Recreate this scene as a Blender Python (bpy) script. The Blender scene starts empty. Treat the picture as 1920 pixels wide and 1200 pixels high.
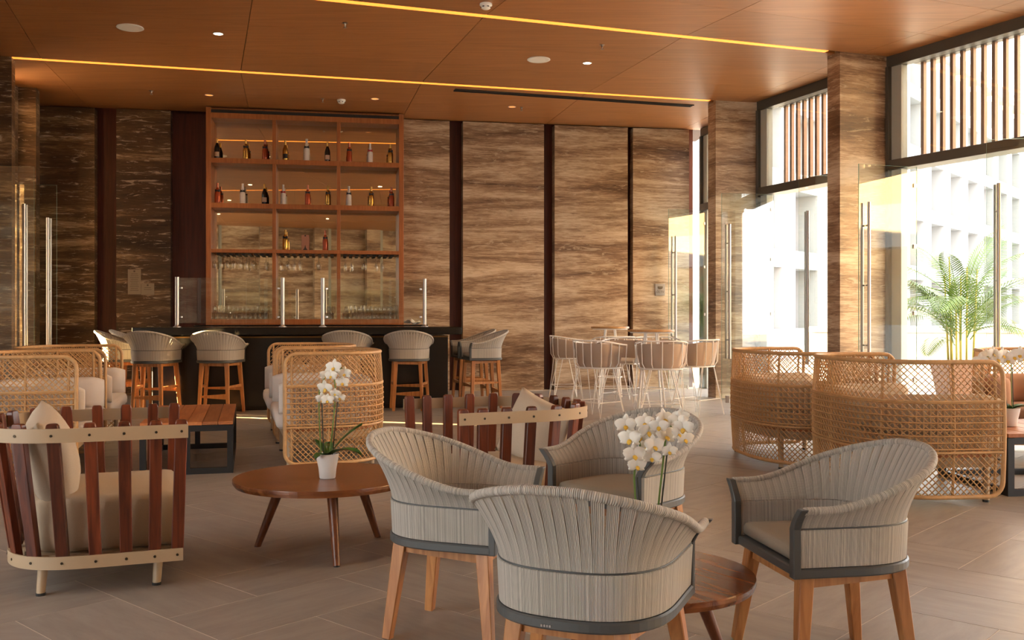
import bpy, bmesh, math, random
from mathutils import Vector, Matrix, Euler
random.seed(7)
PI = math.pi
sc = bpy.context.scene
COL = sc.collection

# ---------------------------------------------------------------- camera
FPX, CX, HY, EYE = 1820.0, 960.0, 595.0, 1.2
cam = bpy.data.cameras.new('camera'); camo = bpy.data.objects.new('camera', cam); COL.objects.link(camo)
cam.sensor_width = 36; cam.lens = 36*FPX/1920; cam.shift_y = (HY-600)/1920
cam.clip_start = .05; cam.clip_end = 500
camo.location = (0, 0, EYE); camo.rotation_euler = (PI/2, 0, 0)
sc.camera = camo
# ---------------------------------------------------------------- world, sun, exposure
w = bpy.data.worlds.new('world'); sc.world = w; w.use_nodes = True
bg = w.node_tree.nodes['Background']; bg.inputs[0].default_value = (.97, .985, 1.0, 1); bg.inputs[1].default_value = 5.5
sl = bpy.data.lights.new('sun', 'SUN'); so = bpy.data.objects.new('sun', sl); COL.objects.link(so)
sl.energy = 150; sl.color = (1, .66, .3); sl.angle = math.radians(.6)
so.rotation_euler = Vector((.96, -.275, -.135)).to_track_quat('-Z', 'Y').to_euler()
so.location = (-20, 20, 10)
vs = sc.view_settings
vs.view_transform = 'Standard'; vs.look = 'None'; vs.gamma = 1; vs.use_curve_mapping = False; vs.exposure = 0.64
sc.cycles.max_bounces = 10; sc.cycles.diffuse_bounces = 5; sc.cycles.glossy_bounces = 4
sc.cycles.transparent_max_bounces = 24; sc.cycles.sample_clamp_indirect = 6

def FL(px, py, z=0.0):                 # pixel + height of the surface it touches -> plan position
    Y = FPX*(EYE-z)/(py-HY); return ((px-CX)/FPX*Y, Y)
def AT(px, py, Y): return ((px-CX)/FPX*Y, Y, EYE-(py-HY)*Y/FPX)
CEIL = 4.4

# ---------------------------------------------------------------- mesh helpers
class MB:
    def __init__(s): s.V = []; s.F = []; s.UV = []; s.M = []
    def add(s, p, uv=(0, 0)): s.V.append(tuple(p)); s.UV.append(uv); return len(s.V)-1
    def face(s, ids, m=0): s.F.append(tuple(ids)); s.M.append(m)
    def loft(s, rings, cap=True, closed=False, m=0, wrap=True):
        n = len(rings[0]); base = len(s.V)
        for i, r in enumerate(rings):
            for j, p in enumerate(r): s.add(p, (j/max(1, n-1), i/max(1, len(rings)-1)))
        R = len(rings)
        for i in range(R if closed else R-1):
            a = base+i*n; b = base+((i+1) % R)*n
            for j in range(n if wrap else n-1):
                k = (j+1) % n
                s.face((a+j, a+k, b+k, b+j), m)
        if cap and not closed and wrap:
            s.face(tuple(base+j for j in range(n))[::-1], m)
            s.face(tuple(base+(R-1)*n+j for j in range(n)), m)
        return s
    def box(s, c, size, rz=0, m=0):
        hx, hy, hz = size[0]/2, size[1]/2, size[2]/2; ca, sa = math.cos(rz), math.sin(rz)
        def P(x, y, z): return (c[0]+x*ca-y*sa, c[1]+x*sa+y*ca, c[2]+z)
        return s.loft([[P(-hx, -hy, z), P(hx, -hy, z), P(hx, hy, z), P(-hx, hy, z)] for z in (-hz, hz)], m=m)
    def beam(s, a, b, wa, wb=None, up=(0, 0, 1), m=0, da=None, db=None):   # rectangular bar from a to b
        wb = wb or wa; da = da or wa; db = db or wb
        a = Vector(a); b = Vector(b); d = (b-a).normalized(); u = Vector(up)
        if abs(d.dot(u)) > .95: u = Vector((0, 1, 0))
        x = d.cross(u).normalized(); y = x.cross(d).normalized()
        R = []
        for p, w_, dd in ((a, wa, da), (b, wb, db)):
            R.append([p+x*sx*w_/2+y*sy*dd/2 for sx, sy in ((-1, -1), (1, -1), (1, 1), (-1, 1))])
        return s.loft(R, m=m)
    def prism(s, poly, z0, z1, m=0): return s.loft([[(p[0], p[1], z) for p in poly] for z in (z0, z1)], m=m)
    def tube(s, path, r, n=8, closed=False, m=0, sq=False):
        path = [Vector(p) for p in path]; N = len(path); R = []; prev = None
        for i, p in enumerate(path):
            if closed: t = path[(i+1) % N]-path[i-1]
            else: t = path[min(i+1, N-1)]-path[max(i-1, 0)]
            t.normalize()
            if prev is None:
                ref = Vector((0, 0, 1)) if abs(t.z) < .9 else Vector((1, 0, 0))
                x = t.cross(ref).normalized()
            else: x = (prev-t*prev.dot(t)).normalized()
            prev = x; y = t.cross(x)
            rr = r(i/(N-1)) if callable(r) else r
            R.append([p+(x*math.cos(2*PI*k/n)+y*math.sin(2*PI*k/n))*rr for k in range(n)])
        return s.loft(R, cap=not closed, closed=closed, m=m)
    def lathe(s, prof, n=24, c=(0, 0, 0), m=0, cap=True):
        return s.loft([[(c[0]+max(r, 1e-4)*math.cos(2*PI*k/n), c[1]+max(r, 1e-4)*math.sin(2*PI*k/n), c[2]+z) for k in range(n)] for r, z in prof], cap=cap, m=m)
    def grid(s, fn, nu, nv, m=0):
        base = len(s.V)
        for i in range(nu+1):
            for j in range(nv+1): s.add(fn(i/nu, j/nv), (i/nu, j/nv))
        for i in range(nu):
            for j in range(nv):
                a = base+i*(nv+1)+j; s.face((a, a+nv+1, a+nv+2, a+1), m)
        return s
    def build(s, name, mats, parent=None, smooth=False, bevel=0, weld=False, loc=None, rz=None, recalc=True):
        me = bpy.data.meshes.new(name); me.from_pydata(s.V, [], s.F)
        if any(u != (0, 0) for u in s.UV):
            ul = me.uv_layers.new(name='UVMap')
            for l in me.loops: ul.data[l.index].uv = s.UV[l.vertex_index]
        mats = mats if isinstance(mats, (list, tuple)) else [mats]
        for mm in mats: me.materials.append(mm)
        for p, mi in zip(me.polygons, s.M): p.material_index = mi
        bm = bmesh.new(); bm.from_mesh(me)
        if weld: bmesh.ops.remove_doubles(bm, verts=bm.verts, dist=1e-4)
        if recalc: bmesh.ops.recalc_face_normals(bm, faces=bm.faces)
        if bevel: bmesh.ops.bevel(bm, geom=[e for e in bm.edges if len(e.link_faces) == 2 and e.calc_face_angle(0) > .6], offset=bevel, segments=1, affect='EDGES')
        bm.to_mesh(me); bm.free()
        if smooth:
            for p in me.polygons: p.use_smooth = True
            if smooth != 'all':
                try: me.set_sharp_from_angle(angle=math.radians(45))
                except Exception: pass
        o = bpy.data.objects.new(name, me); COL.objects.link(o); o.parent = parent
        if loc is not None: o.location = loc
        if rz is not None: o.rotation_euler = (0, 0, rz)
        return o

def tag(o, label, cat, group=None, kind=None):
    o['label'] = label; o['category'] = cat
    if group: o['group'] = group
    if kind: o['kind'] = kind
    return o
def struct(o, label, cat): return tag(o, label, cat, None, 'structure')
def stuff(o): o['kind'] = 'stuff'; return o
def thing(name, label, cat, loc=(0, 0, 0), rz=0, group=None, kind=None):
    o = bpy.data.objects.new(name, None); COL.objects.link(o); o.empty_display_size = .1
    o.location = loc; o.rotation_euler = (0, 0, rz)
    return tag(o, label, cat, group, kind)
def copy_tree(o, parent=None):
    c = o.copy(); COL.objects.link(c); c.parent = parent
    for ch in [x for x in bpy.data.objects if x.parent == o]: copy_tree(ch, c)
    return c
def place(o, x, y, z, rz, label=None):
    o.location = (x, y, z); o.rotation_euler = (0, 0, rz)
    if label: o['label'] = label
    return o
def facing(dx, dy): return math.atan2(dy, dx)-PI/2          # local +Y looks along (dx,dy)

# ---------------------------------------------------------------- materials
def nt(name):
    m = bpy.data.materials.new(name); m.use_nodes = True
    return m, m.node_tree.nodes, m.node_tree.links, m.node_tree.nodes['Principled BSDF']
def plain(name, c, rough=.5, metal=0, spec=.5, bump=0, bscale=200, var=0):
    m, n, l, b = nt(name)
    b.inputs['Base Color'].default_value = (*c, 1); b.inputs['Roughness'].default_value = rough
    b.inputs['Metallic'].default_value = metal; b.inputs['Specular IOR Level'].default_value = spec
    if bump or var:
        tc = n.new('ShaderNodeTexCoord'); no = n.new('ShaderNodeTexNoise'); no.inputs['Scale'].default_value = bscale
        l.new(tc.outputs['Object'], no.inputs['Vector'])
        if bump:
            bp = n.new('ShaderNodeBump'); bp.inputs['Strength'].default_value = bump; bp.inputs['Distance'].default_value = .002
            l.new(no.outputs['Fac'], bp.inputs['Height']); l.new(bp.outputs['Normal'], b.inputs['Normal'])
        if var:
            mx = n.new('ShaderNodeMixRGB'); mx.inputs[1].default_value = (*[x*(1-var) for x in c], 1); mx.inputs[2].default_value = (*[min(1, x*(1+var)) for x in c], 1)
            l.new(no.outputs['Fac'], mx.inputs[0]); l.new(mx.outputs[0], b.inputs['Base Color'])
    return m
def ramp(n, stops):
    r = n.new('ShaderNodeValToRGB'); e = r.color_ramp.elements
    while len(e) < len(stops): e.new(.5)
    for k, (p, c) in enumerate(stops): e[k].position = p; e[k].color = (*c, 1)
    return r
def objvec(n, l, scale, rnd=30.0):
    tc = n.new('ShaderNodeTexCoord'); oi = n.new('ShaderNodeObjectInfo')
    mu = n.new('ShaderNodeMath'); mu.operation = 'MULTIPLY'; mu.inputs[1].default_value = rnd
    l.new(oi.outputs['Random'], mu.inputs[0])
    ad = n.new('ShaderNodeVectorMath'); ad.operation = 'ADD'
    l.new(tc.outputs['Object'], ad.inputs[0]); l.new(mu.outputs[0], ad.inputs[1])
    mp = n.new('ShaderNodeMapping'); mp.inputs['Scale'].default_value = scale
    l.new(ad.outputs[0], mp.inputs['Vector']); return mp, oi
def wood(name, dark, light, axis='z', rough=.4, fine=60, var=.25, stretch=.06):
    m, n, l, b = nt(name)
    s = {'x': (stretch, 1, 1), 'y': (1, stretch, 1), 'z': (1, 1, stretch)}[axis]
    mp, oi = objvec(n, l, tuple(v*fine for v in s))
    no = n.new('ShaderNodeTexNoise'); no.inputs['Scale'].default_value = 1; no.inputs['Detail'].default_value = 6; no.inputs['Distortion'].default_value = .6
    l.new(mp.outputs[0], no.inputs['Vector'])
    r = ramp(n, [(.3, dark), (.7, light)]); l.new(no.outputs['Fac'], r.inputs[0])
    hs = n.new('ShaderNodeHueSaturation'); l.new(r.outputs[0], hs.inputs['Color'])
    mr = n.new('ShaderNodeMapRange'); mr.inputs['To Min'].default_value = 1-var; mr.inputs['To Max'].default_value = 1+var
    l.new(oi.outputs['Random'], mr.inputs['Value']); l.new(mr.outputs[0], hs.inputs['Value'])
    l.new(hs.outputs[0], b.inputs['Base Color']); b.inputs['Roughness'].default_value = rough
    bp = n.new('ShaderNodeBump'); bp.inputs['Strength'].default_value = .12; bp.inputs['Distance'].default_value = .002
    l.new(no.outputs['Fac'], bp.inputs['Height']); l.new(bp.outputs[0], b.inputs['Normal'])
    return m
def travertine(name, cols, rough=.28, vein=(.545, .61, .6)):
    m, n, l, b = nt(name)
    def layer(scale, det, rgh, dist):
        mp, _ = objvec(n, l, scale); no = n.new('ShaderNodeTexNoise'); no.inputs['Scale'].default_value = 1
        no.inputs['Detail'].default_value = det; no.inputs['Roughness'].default_value = rgh; no.inputs['Distortion'].default_value = dist
        l.new(mp.outputs[0], no.inputs['Vector']); return no.outputs['Fac']
    band = layer((.3, .3, 2.6), 8, .66, .8)
    fine = layer((4.5, 4.5, 62), 6, .72, .8)
    crust = layer((2.0, 2.0, 14), 10, .72, 1.6)
    ma = n.new('ShaderNodeMath'); ma.operation = 'MULTIPLY_ADD'; ma.inputs[1].default_value = .5; l.new(fine, ma.inputs[0])
    sb = n.new('ShaderNodeMath'); sb.operation = 'SUBTRACT'; sb.inputs[1].default_value = .25; l.new(band, sb.inputs[0]); l.new(sb.outputs[0], ma.inputs[2])
    r = ramp(n, cols); l.new(ma.outputs[0], r.inputs[0])
    mr = n.new('ShaderNodeMapRange'); mr.interpolation_type = 'SMOOTHSTEP'
    mr.inputs['From Min'].default_value = vein[0]; mr.inputs['From Max'].default_value = vein[1]; mr.inputs['To Max'].default_value = vein[2]; l.new(crust, mr.inputs['Value'])
    m2 = n.new('ShaderNodeMapRange'); m2.interpolation_type = 'SMOOTHSTEP'
    m2.inputs['From Min'].default_value = .44; m2.inputs['From Max'].default_value = .32; m2.inputs['To Max'].default_value = .6; l.new(crust, m2.inputs['Value'])
    x1 = n.new('ShaderNodeMixRGB'); x1.inputs[2].default_value = (.56, .455, .33, 1); l.new(mr.outputs[0], x1.inputs[0]); l.new(r.outputs[0], x1.inputs[1])
    x2 = n.new('ShaderNodeMixRGB'); x2.inputs[2].default_value = (*cols[1][1], 1); l.new(m2.outputs[0], x2.inputs[0]); l.new(x1.outputs[0], x2.inputs[1])
    l.new(x2.outputs[0], b.inputs['Base Color']); b.inputs['Roughness'].default_value = rough
    bp = n.new('ShaderNodeBump'); bp.inputs['Strength'].default_value = .1; bp.inputs['Distance'].default_value = .004
    l.new(fine, bp.inputs['Height']); l.new(bp.outputs[0], b.inputs['Normal'])
    return m
def corded(name, c, count, rough=.75):                       # fine parallel cords across UV.x
    m, n, l, b = nt(name)
    tc = n.new('ShaderNodeTexCoord'); sp = n.new('ShaderNodeSeparateXYZ'); l.new(tc.outputs['UV'], sp.inputs[0])
    mu = n.new('ShaderNodeMath'); mu.operation = 'MULTIPLY'; mu.inputs[1].default_value = count*2*PI; l.new(sp.outputs[0], mu.inputs[0])
    si = n.new('ShaderNodeMath'); si.operation = 'SINE'; l.new(mu.outputs[0], si.inputs[0])
    no = n.new('ShaderNodeTexNoise'); no.noise_dimensions = '1D'; no.inputs['Scale'].default_value = 1; no.inputs['Detail'].default_value = 3
    m2 = n.new('ShaderNodeMath'); m2.operation = 'MULTIPLY'; m2.inputs[1].default_value = count*.55; l.new(sp.outputs[0], m2.inputs[0]); l.new(m2.outputs[0], no.inputs['W'])
    mr = n.new('ShaderNodeMapRange'); mr.inputs['From Min'].default_value = .3; mr.inputs['From Max'].default_value = .7; mr.inputs['To Min'].default_value = .66; mr.inputs['To Max'].default_value = 1.12
    l.new(no.outputs['Fac'], mr.inputs['Value'])
    m3 = n.new('ShaderNodeMath'); m3.operation = 'MULTIPLY_ADD'; m3.inputs[1].default_value = .16; l.new(si.outputs[0], m3.inputs[0]); l.new(mr.outputs[0], m3.inputs[2])
    mx = n.new('ShaderNodeMixRGB'); mx.blend_type = 'MULTIPLY'; mx.inputs[0].default_value = 1; mx.inputs[1].default_value = (*c, 1)
    l.new(m3.outputs[0], mx.inputs[2]); l.new(mx.outputs[0], b.inputs['Base Color'])
    bp = n.new('ShaderNodeBump'); bp.inputs['Strength'].default_value = .6; bp.inputs['Distance'].default_value = .002
    l.new(si.outputs[0], bp.inputs['Height']); l.new(bp.outputs[0], b.inputs['Normal'])
    b.inputs['Roughness'].default_value = rough; return m
def fabric(name, c):
    return plain(name, c, .9, 0, .2, .35, 260, .08)
def glassmat(name, tint=(.93, .97, .94), refl=(.05, .85)):
    m, n, l, b = nt(name); n.remove(b); out = n['Material Output']
    tr = n.new('ShaderNodeBsdfTransparent'); tr.inputs[0].default_value = (*tint, 1)
    gl = n.new('ShaderNodeBsdfGlossy'); gl.inputs['Roughness'].default_value = 0.0; gl.inputs[0].default_value = (1, 1, 1, 1)
    lw = n.new('ShaderNodeLayerWeight'); lw.inputs[0].default_value = .5
    pw = n.new('ShaderNodeMath'); pw.operation = 'POWER'; pw.inputs[1].default_value = 4.5; l.new(lw.outputs['Facing'], pw.inputs[0])
    ma = n.new('ShaderNodeMath'); ma.operation = 'MULTIPLY_ADD'; ma.inputs[1].default_value = refl[1]; ma.inputs[2].default_value = refl[0]; l.new(pw.outputs[0], ma.inputs[0])
    mx = n.new('ShaderNodeMixShader'); l.new(ma.outputs[0], mx.inputs[0]); l.new(tr.outputs[0], mx.inputs[1]); l.new(gl.outputs[0], mx.inputs[2])
    l.new(mx.outputs[0], out.inputs[0]); return m
def emit(name, c, s):
    m, n, l, b = nt(name); b.inputs['Base Color'].default_value = (*c, 1)
    b.inputs['Emission Color'].default_value = (*c, 1); b.inputs['Emission Strength'].default_value = s; return m

TC = [(.28, (.045, .024, .013)), (.4, (.12, .068, .038)), (.48, (.205, .127, .076)), (.54, (.3, .2, .125)), (.61, (.44, .33, .22)), (.7, (.58, .47, .35))]
M = {}
M['stone'] = travertine('travertine', [(p-.035, tuple(v*1.1 for v in c)) for p, c in TC])  # lit copy: window light on the slabs put into a lighter colour
M['stone_col'] = travertine('travertine_column', [(p-.05, tuple(v*1.15 for v in c)) for p, c in TC], .35)
M['stone_shaded'] = travertine('travertine_shaded', [(.3, (.03, .014, .006)), (.46, (.07, .036, .017)), (.54, (.11, .06, .028)), (.585, (.2, .125, .06)), (.62, (.3, .2, .11)), (.7, (.4, .28, .16))], .35, (.56, .62, .7))  # same travertine, shade of the far side put into its colour
M['red'] = wood('mahogany_veneer', (.05, .008, .004), (.1, .018, .009), 'z', .4, 25, .1)
M['ceil'] = wood('ceiling_veneer', (.31, .125, .04), (.42, .18, .06), 'x', .42, 26, .06, .05)
M['ceil_base'] = plain('ceiling_void', (.03, .014, .007), .9)
M['teak'] = wood('teak', (.34, .13, .04), (.56, .26, .09), 'z', .4, 40, .15)
M['ipe'] = wood('dark_red_hardwood', (.05, .011, .005), (.17, .038, .013), 'z', .3, 45, .3)
M['acacia'] = wood('acacia_top', (.085, .023, .007), (.28, .095, .027), 'x', .26, 22, .1, .1)
M['acacia_leg'] = wood('acacia_leg', (.09, .025, .008), (.2, .06, .02), 'z', .3, 45, .2)
M['plank'] = wood('teak_plank', (.34, .11, .032), (.5, .19, .062), 'y', .45, 30, .25, .08)
M['shelf'] = wood('shelf_walnut', (.27, .088, .024), (.38, .135, .04), 'z', .4, 40, .08)
M['oak'] = wood('oak_edge', (.3, .16, .06), (.45, .26, .11), 'x', .4, 40, .1)
M['black'] = plain('black_steel', (.012, .012, .012), .45)
M['bar_slab'] = plain('black_granite', (.008, .007, .006), .18)
M['bar_front'] = plain('black_bar_front', (.012, .009, .006), .28, bump=.05, bscale=30)
M['brass'] = plain('bronze_trim', (.25, .15, .06), .35, 1)
M['steel'] = plain('brushed_steel', (.42, .38, .35), .32, 1)
M['frame'] = plain('window_frame_grey', (.07, .065, .055), .45)
M['frame_lt'] = plain('jamb_grey', (.4, .42, .38), .5)
M['slat'] = wood('sunscreen_slat', (.13, .06, .035), (.22, .11, .07), 'z', .5, 40, .1)
M['chair_metal'] = plain('charcoal_metal', (.07, .075, .075), .42)
M['cord'] = corded('woven_cord', (.5, .465, .41), 300)
M['strap'] = corded('woven_cord_strap', (.5, .465, .41), 7)
M['cushion'] = fabric('taupe_cushion', (.3, .255, .2))
M['linen'] = fabric('linen', (.47, .37, .265))
M['linen2'] = fabric('linen_pillow', (.5, .41, .31))
M['pale'] = fabric('pale_cushion', (.62, .55, .49))
M['tan'] = fabric('tan_cushion', (.42, .24, .15))
M['cream'] = plain('cream_metal', (.43, .315, .195), .42)
M['screw'] = plain('dark_screw', (.05, .035, .02), .4, .6)
M['rattan'] = plain('rattan', (.52, .3, .125), .5, var=.25, bscale=30)
M['wire'] = plain('white_wire', (.86, .84, .8), .4)
M['taupe'] = plain('taupe_leather', (.42, .32, .245), .5, bump=.2, bscale=120)
M['offwhite'] = fabric('offwhite_seat', (.75, .7, .64))
M['glass'] = glassmat('clear_glass', (.94, .965, .94), (.07, .85))
M['gedge'] = plain('glass_edge', (.3, .55, .45), .2)
M['winglass'] = glassmat('window_glass', (.95, .97, .96), (.03, .6))
M['barglass'] = glassmat('drinking_glass', (.86, .86, .82), (.12, .9))
M['mirror'] = plain('bronze_mirror', (.85, .76, .58), .015, 1)
M['white'] = plain('white_ceramic', (.82, .8, .76), .35)
M['wplastic'] = plain('white_plastic', (.85, .82, .76), .5)
M['petal'] = plain('orchid_petal', (.88, .85, .76), .55, var=.05, bscale=60)
M['lip'] = plain('orchid_lip', (.8, .5, .06), .5)
M['leaf'] = plain('orchid_leaf', (.045, .13, .025), .3, var=.3, bscale=25)
M['stem'] = plain('orchid_stem', (.12, .2, .035), .5)
M['stake'] = plain('dark_stake', (.02, .02, .012), .5)
M['soil'] = plain('bark_soil', (.08, .05, .03), .9, bump=.8, bscale=80)
M['palm'] = plain('palm_leaf', (.1, .17, .018), .45, var=.35, bscale=6)
M['palm_cane'] = plain('palm_cane', (.42, .36, .06), .45)
M['terracotta'] = plain('brown_planter', (.22, .11, .06), .7)
M['building'] = plain('greyed_render', (.35, .345, .335), .8)  # white render greyed in colour to offset the strong daylight
M['bwin'] = plain('facade_window', (.45, .47, .47), .2)
M['terrace'] = plain('terrace_paving', (.55, .52, .47), .7, var=.06, bscale=3)
M['hedge'] = plain('hedge_green', (.2, .36, .06), .7, bump=1, bscale=20, var=.3)
M['paper'] = plain('notice_paper', (.3, .24, .17), .8)
M['ink'] = plain('print_ink', (.12, .09, .06), .8)
M['signplate'] = plain('sign_plate', (.36, .32, .3), .4)
M['bot_dark'] = plain('dark_bottle', (.01, .012, .014), .12)
M['bot_gold'] = plain('gold_bottle', (.55, .33, .08), .25, .9)
M['bot_rose'] = plain('rose_bottle', (.42, .08, .03), .15, .35)
M['bot_white'] = plain('white_bottle', (.75, .72, .68), .3)
M['foil_gold'] = plain('gold_foil', (.6, .36, .1), .3, .9)
M['foil_rose'] = plain('rose_foil', (.55, .2, .12), .3, .8)
M['bow_black'] = plain('black_bow', (.01, .01, .012), .5)
M['bow_red'] = plain('red_bow', (.3, .01, .015), .5)
M['label'] = plain('paper_label', (.6, .45, .33), .6)
M['pinkbox'] = plain('pink_box', (.42, .2, .13), .6)
M['led'] = emit('led_orange', (1, .33, .045), 1.15)
M['lamp_hot'] = emit('downlight_glow', (1, .82, .55), 12)
M['lamp_dim'] = emit('downlight_dim', (1, .36, .08), .8)

# tile material
def tilemat():
    m, n, l, b = nt('floor_tile')
    mp, oi = objvec(n, l, (3.0, 14, 3))
    no = n.new('ShaderNodeTexNoise'); no.inputs['Scale'].default_value = 1; no.inputs['Detail'].default_value = 8; no.inputs['Roughness'].default_value = .65
    l.new(mp.outputs[0], no.inputs['Vector'])
    r = ramp(n, [(.3, (.225, .193, .167)), (.7, (.31, .272, .238))]); l.new(no.outputs['Fac'], r.inputs[0])
    hs = n.new('ShaderNodeHueSaturation'); l.new(r.outputs[0], hs.inputs['Color'])
    mr = n.new('ShaderNodeMapRange'); mr.inputs['To Min'].default_value = .93; mr.inputs['To Max'].default_value = 1.07
    l.new(oi.outputs['Random'], mr.inputs['Value']); l.new(mr.outputs[0], hs.inputs['Value']); l.new(hs.outputs[0], b.inputs['Base Color'])
    b.inputs['Roughness'].default_value = .4
    bp = n.new('ShaderNodeBump'); bp.inputs['Strength'].default_value = .12; bp.inputs['Distance'].default_value = .003
    l.new(no.outputs['Fac'], bp.inputs['Height']); l.new(bp.outputs[0], b.inputs['Normal'])
    return m
M['tile'] = tilemat()
M['grout'] = plain('grout', (.6, .53, .45), .8)

# ================================================================ THE SETTING
# plan of the room: a gently fanned hall, windows along one side
LW = [(-7.35, 14.45), (-6.85, 13.45), (-6.55, 11.8), (-6.0, 8.4), (-5.8, 4.2), (-5.7, 0), (-5.6, -4.5)]      # left wall line
RW = [(3.16, 16.6), (3.62, 14.46), (4.58, 11.95), (5.86, 9.45), (7.43, 7.12), (9.2, 4.9), (11.2, 2.9), (12.6, -4.5)]  # right wall line
ROOM = LW+RW[::-1]
def inside(x, y):
    c = False; j = len(ROOM)-1
    for i in range(len(ROOM)):
        (xi, yi), (xj, yj) = ROOM[i], ROOM[j]
        if (yi > y) != (yj > y) and x < (xj-xi)*(y-yi)/(yj-yi)+xi: c = not c
        j = i
    return c
# floor: grout bed + herringbone tiles
fl = MB().prism([(-8, 17.5), (3.3, 17.5), (3.65, 14.46), (4.62, 11.95), (5.9, 9.45), (7.47, 7.12), (9.24, 4.9), (11.25, 2.9), (12.7, -4.6), (-6, -4.6), (-7.2, 12)], -.12, -.0008).build('floor', M['grout'])
struct(fl, 'brown-grey stone floor laid in a herringbone of large rectangular tiles', 'floor')
TM = .4165; ua = math.atan2(.741, .672); U = Vector((math.cos(ua), math.sin(ua))); V2 = Vector((-U.y, U.x))
cells = []
for a in range(-60, 61):
    for b in range(-40, 41):
        ox, oy = a+2*b, a-2*b
        for (x0, y0, x1, y1, v) in ((0, 0, 2, 1, 0), (2, -1, 3, 1, 1)):
            cx_ = 1.94+(ox+(x0+x1)/2)*TM; cy_ = 3.2+(oy+(y0+y1)/2)*TM
            p = U*cx_+V2*cy_
            if p.y < -4.2 or p.y > 17.2: continue
            if not inside(p.x, p.y): continue
            if p.y > 3.3:
                px = CX+FPX*p.x/p.y; py = HY+FPX*EYE/p.y; vis = -60 < px < 1980
            else: vis = False
            cells.append((not vis, p.y, p, v))
cells.sort(key=lambda c: (c[0], c[1]))
tmb = MB().box((0, 0, -.006), (2*TM-.0045, TM-.0045, .012)); tile0 = None
rest = MB()
for i, (nv, y, p, v) in enumerate(cells):
    ang = ua+(PI/2 if v else 0)
    if i < 300 and not nv:
        if tile0 is None: tile0 = tmb.build('tile', M['tile'], fl); t = tile0
        else: t = tile0.copy(); COL.objects.link(t)
        t.location = (p.x, p.y, 0); t.rotation_euler = (0, 0, ang)
    else: rest.box((p.x, p.y, -.006), (2*TM-.0045, TM-.0045, .012), ang)
stuff(rest.build('far_tiles', M['tile'], fl))

# outdoors
struct(MB().prism([(3.3, 60), (70, 110), (90, -30), (12.7, -30), (12.7, -4.6), (11.25, 2.9), (9.24, 4.9), (7.47, 7.12), (5.9, 9.45), (4.62, 11.95), (3.65, 14.46), (3.3, 17.5)], -.15, -.004).build('terrace_ground', M['terrace']), 'pale paved terrace outside the glass doors', 'ground')

# back wall: mahogany recess with proud travertine slabs
BWT = math.radians(10.5); BD = Vector((math.cos(BWT), math.sin(BWT))); BN = Vector((-math.sin(BWT), math.cos(BWT)))  # BN points away from the room
B0 = Vector((.352, 16.0))
def BW(px, off=0.0):                    # plan point on the slab plane (moved by off along BN) seen at px
    k = (px-CX)/FPX; q = B0+BN*off
    t = (k*q.y-q.x)/(BD.x-k*BD.y); return q+BD*t
wb = MB(); a = BW(-60, .22); b = BW(1299, .22)
wb.prism([a, b, b+BN*.25, a+BN*.25], 0, 4.6)
wall_back = struct(wb.build('wall_back', M['red']), 'dark red-brown veneer wall behind the bar with proud stone slabs', 'wall')
for (p0, p1, mm) in ((40, 177, 'stone_shaded'), (218, 320, 'stone_shaded'), (752, 843, 'stone'), (868, 1020, 'stone'), (1040, 1177, 'stone'), (1187, 1292, 'stone')):
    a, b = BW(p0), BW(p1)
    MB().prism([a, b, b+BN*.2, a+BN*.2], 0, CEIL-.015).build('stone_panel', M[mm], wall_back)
MB().prism([BW(320, .17), BW(390, .17), BW(390, .2), BW(320, .2)], 0, CEIL-.02).build('veneer_panel', M['red'], wall_back)

# left wall
wl = MB()
def seg(mb, p, q, th, z0, z1, side=1):
    p = Vector(p); q = Vector(q); d = (q-p).normalized(); n_ = Vector((-d.y, d.x))*side
    mb.prism([p, q, q+n_*th, p+n_*th], z0, z1)
sideL = -1
# solid run in front of the first pier, then two narrow slits that let the low sun in
seg(wl, (-6.55, 11.8), (-6.0, 8.4), .25, 0, 4.55, sideL); seg(wl, (-6.0, 8.4), (-5.8, 4.2), .25, 0, 4.55, sideL)
dL = (Vector((-6.85, 13.45))-Vector((-6.6, 12.1)))
def LP(t): return Vector((-6.6, 12.1))+dL*t
seg(wl, (-6.55, 11.8), LP(.34), .05, 0, 4.55, sideL*-1); seg(wl, LP(.47), LP(.56), .05, 0, 4.55, sideL*-1); seg(wl, LP(.69), LP(1.0), .05, 0, 4.55, sideL*-1)
seg(wl, (-6.85, 13.45), (-7.5, 15.4), .25, 0, 4.55, sideL*-1)
struct(wl.build('wall_left', M['stone_shaded']), 'shade-toned travertine side wall with two narrow sunlit slits', 'wall')
struct(MB().prism([(-6.1, -4.5), (12.9, -4.5), (12.9, -4.75), (-6.1, -4.75)], 0, 4.55).build('wall_rear', M['stone']), 'travertine wall at the end of the hall opposite the bar', 'wall')

wr = bpy.data.objects['wall_rear']
for x in (-3.4, -1.5, .4, 2.3, 4.2):
    MB().box((x, -4.35, 2.2), (.5, .3, 4.4)).build('stone_panel', M['stone'], wr)
    MB().box((x+.32, -4.42, 2.2), (.1, .16, 4.4)).build('frame', M['frame_lt'], wr)
def pier(near, right, depth, label, ang, mat='stone_col'):
    near = Vector(near); right = Vector(right); dv = Vector((-math.sin(ang), math.cos(ang)))*depth
    struct(MB().prism([near, right, right+dv, near+dv], 0, CEIL+.03).build('pier', M[mat]), label, 'column')
R_ = math.radians
pier((3.01, 14.34), (3.66, 14.46), .25, 'travertine pier standing between the two doorways by the white stools', R_(15))
pier((3.95, 11.69), (4.62, 11.95), .24, 'travertine pier beside the doorway with the potted palm', R_(19))
pier((5.23, 9.19), (5.9, 9.5), .24, 'travertine pier beside the wicker sofa by the windows', R_(27))
pier((6.8, 6.86), (7.47, 7.2), .24, 'travertine pier further along the window wall', R_(34))
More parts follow.
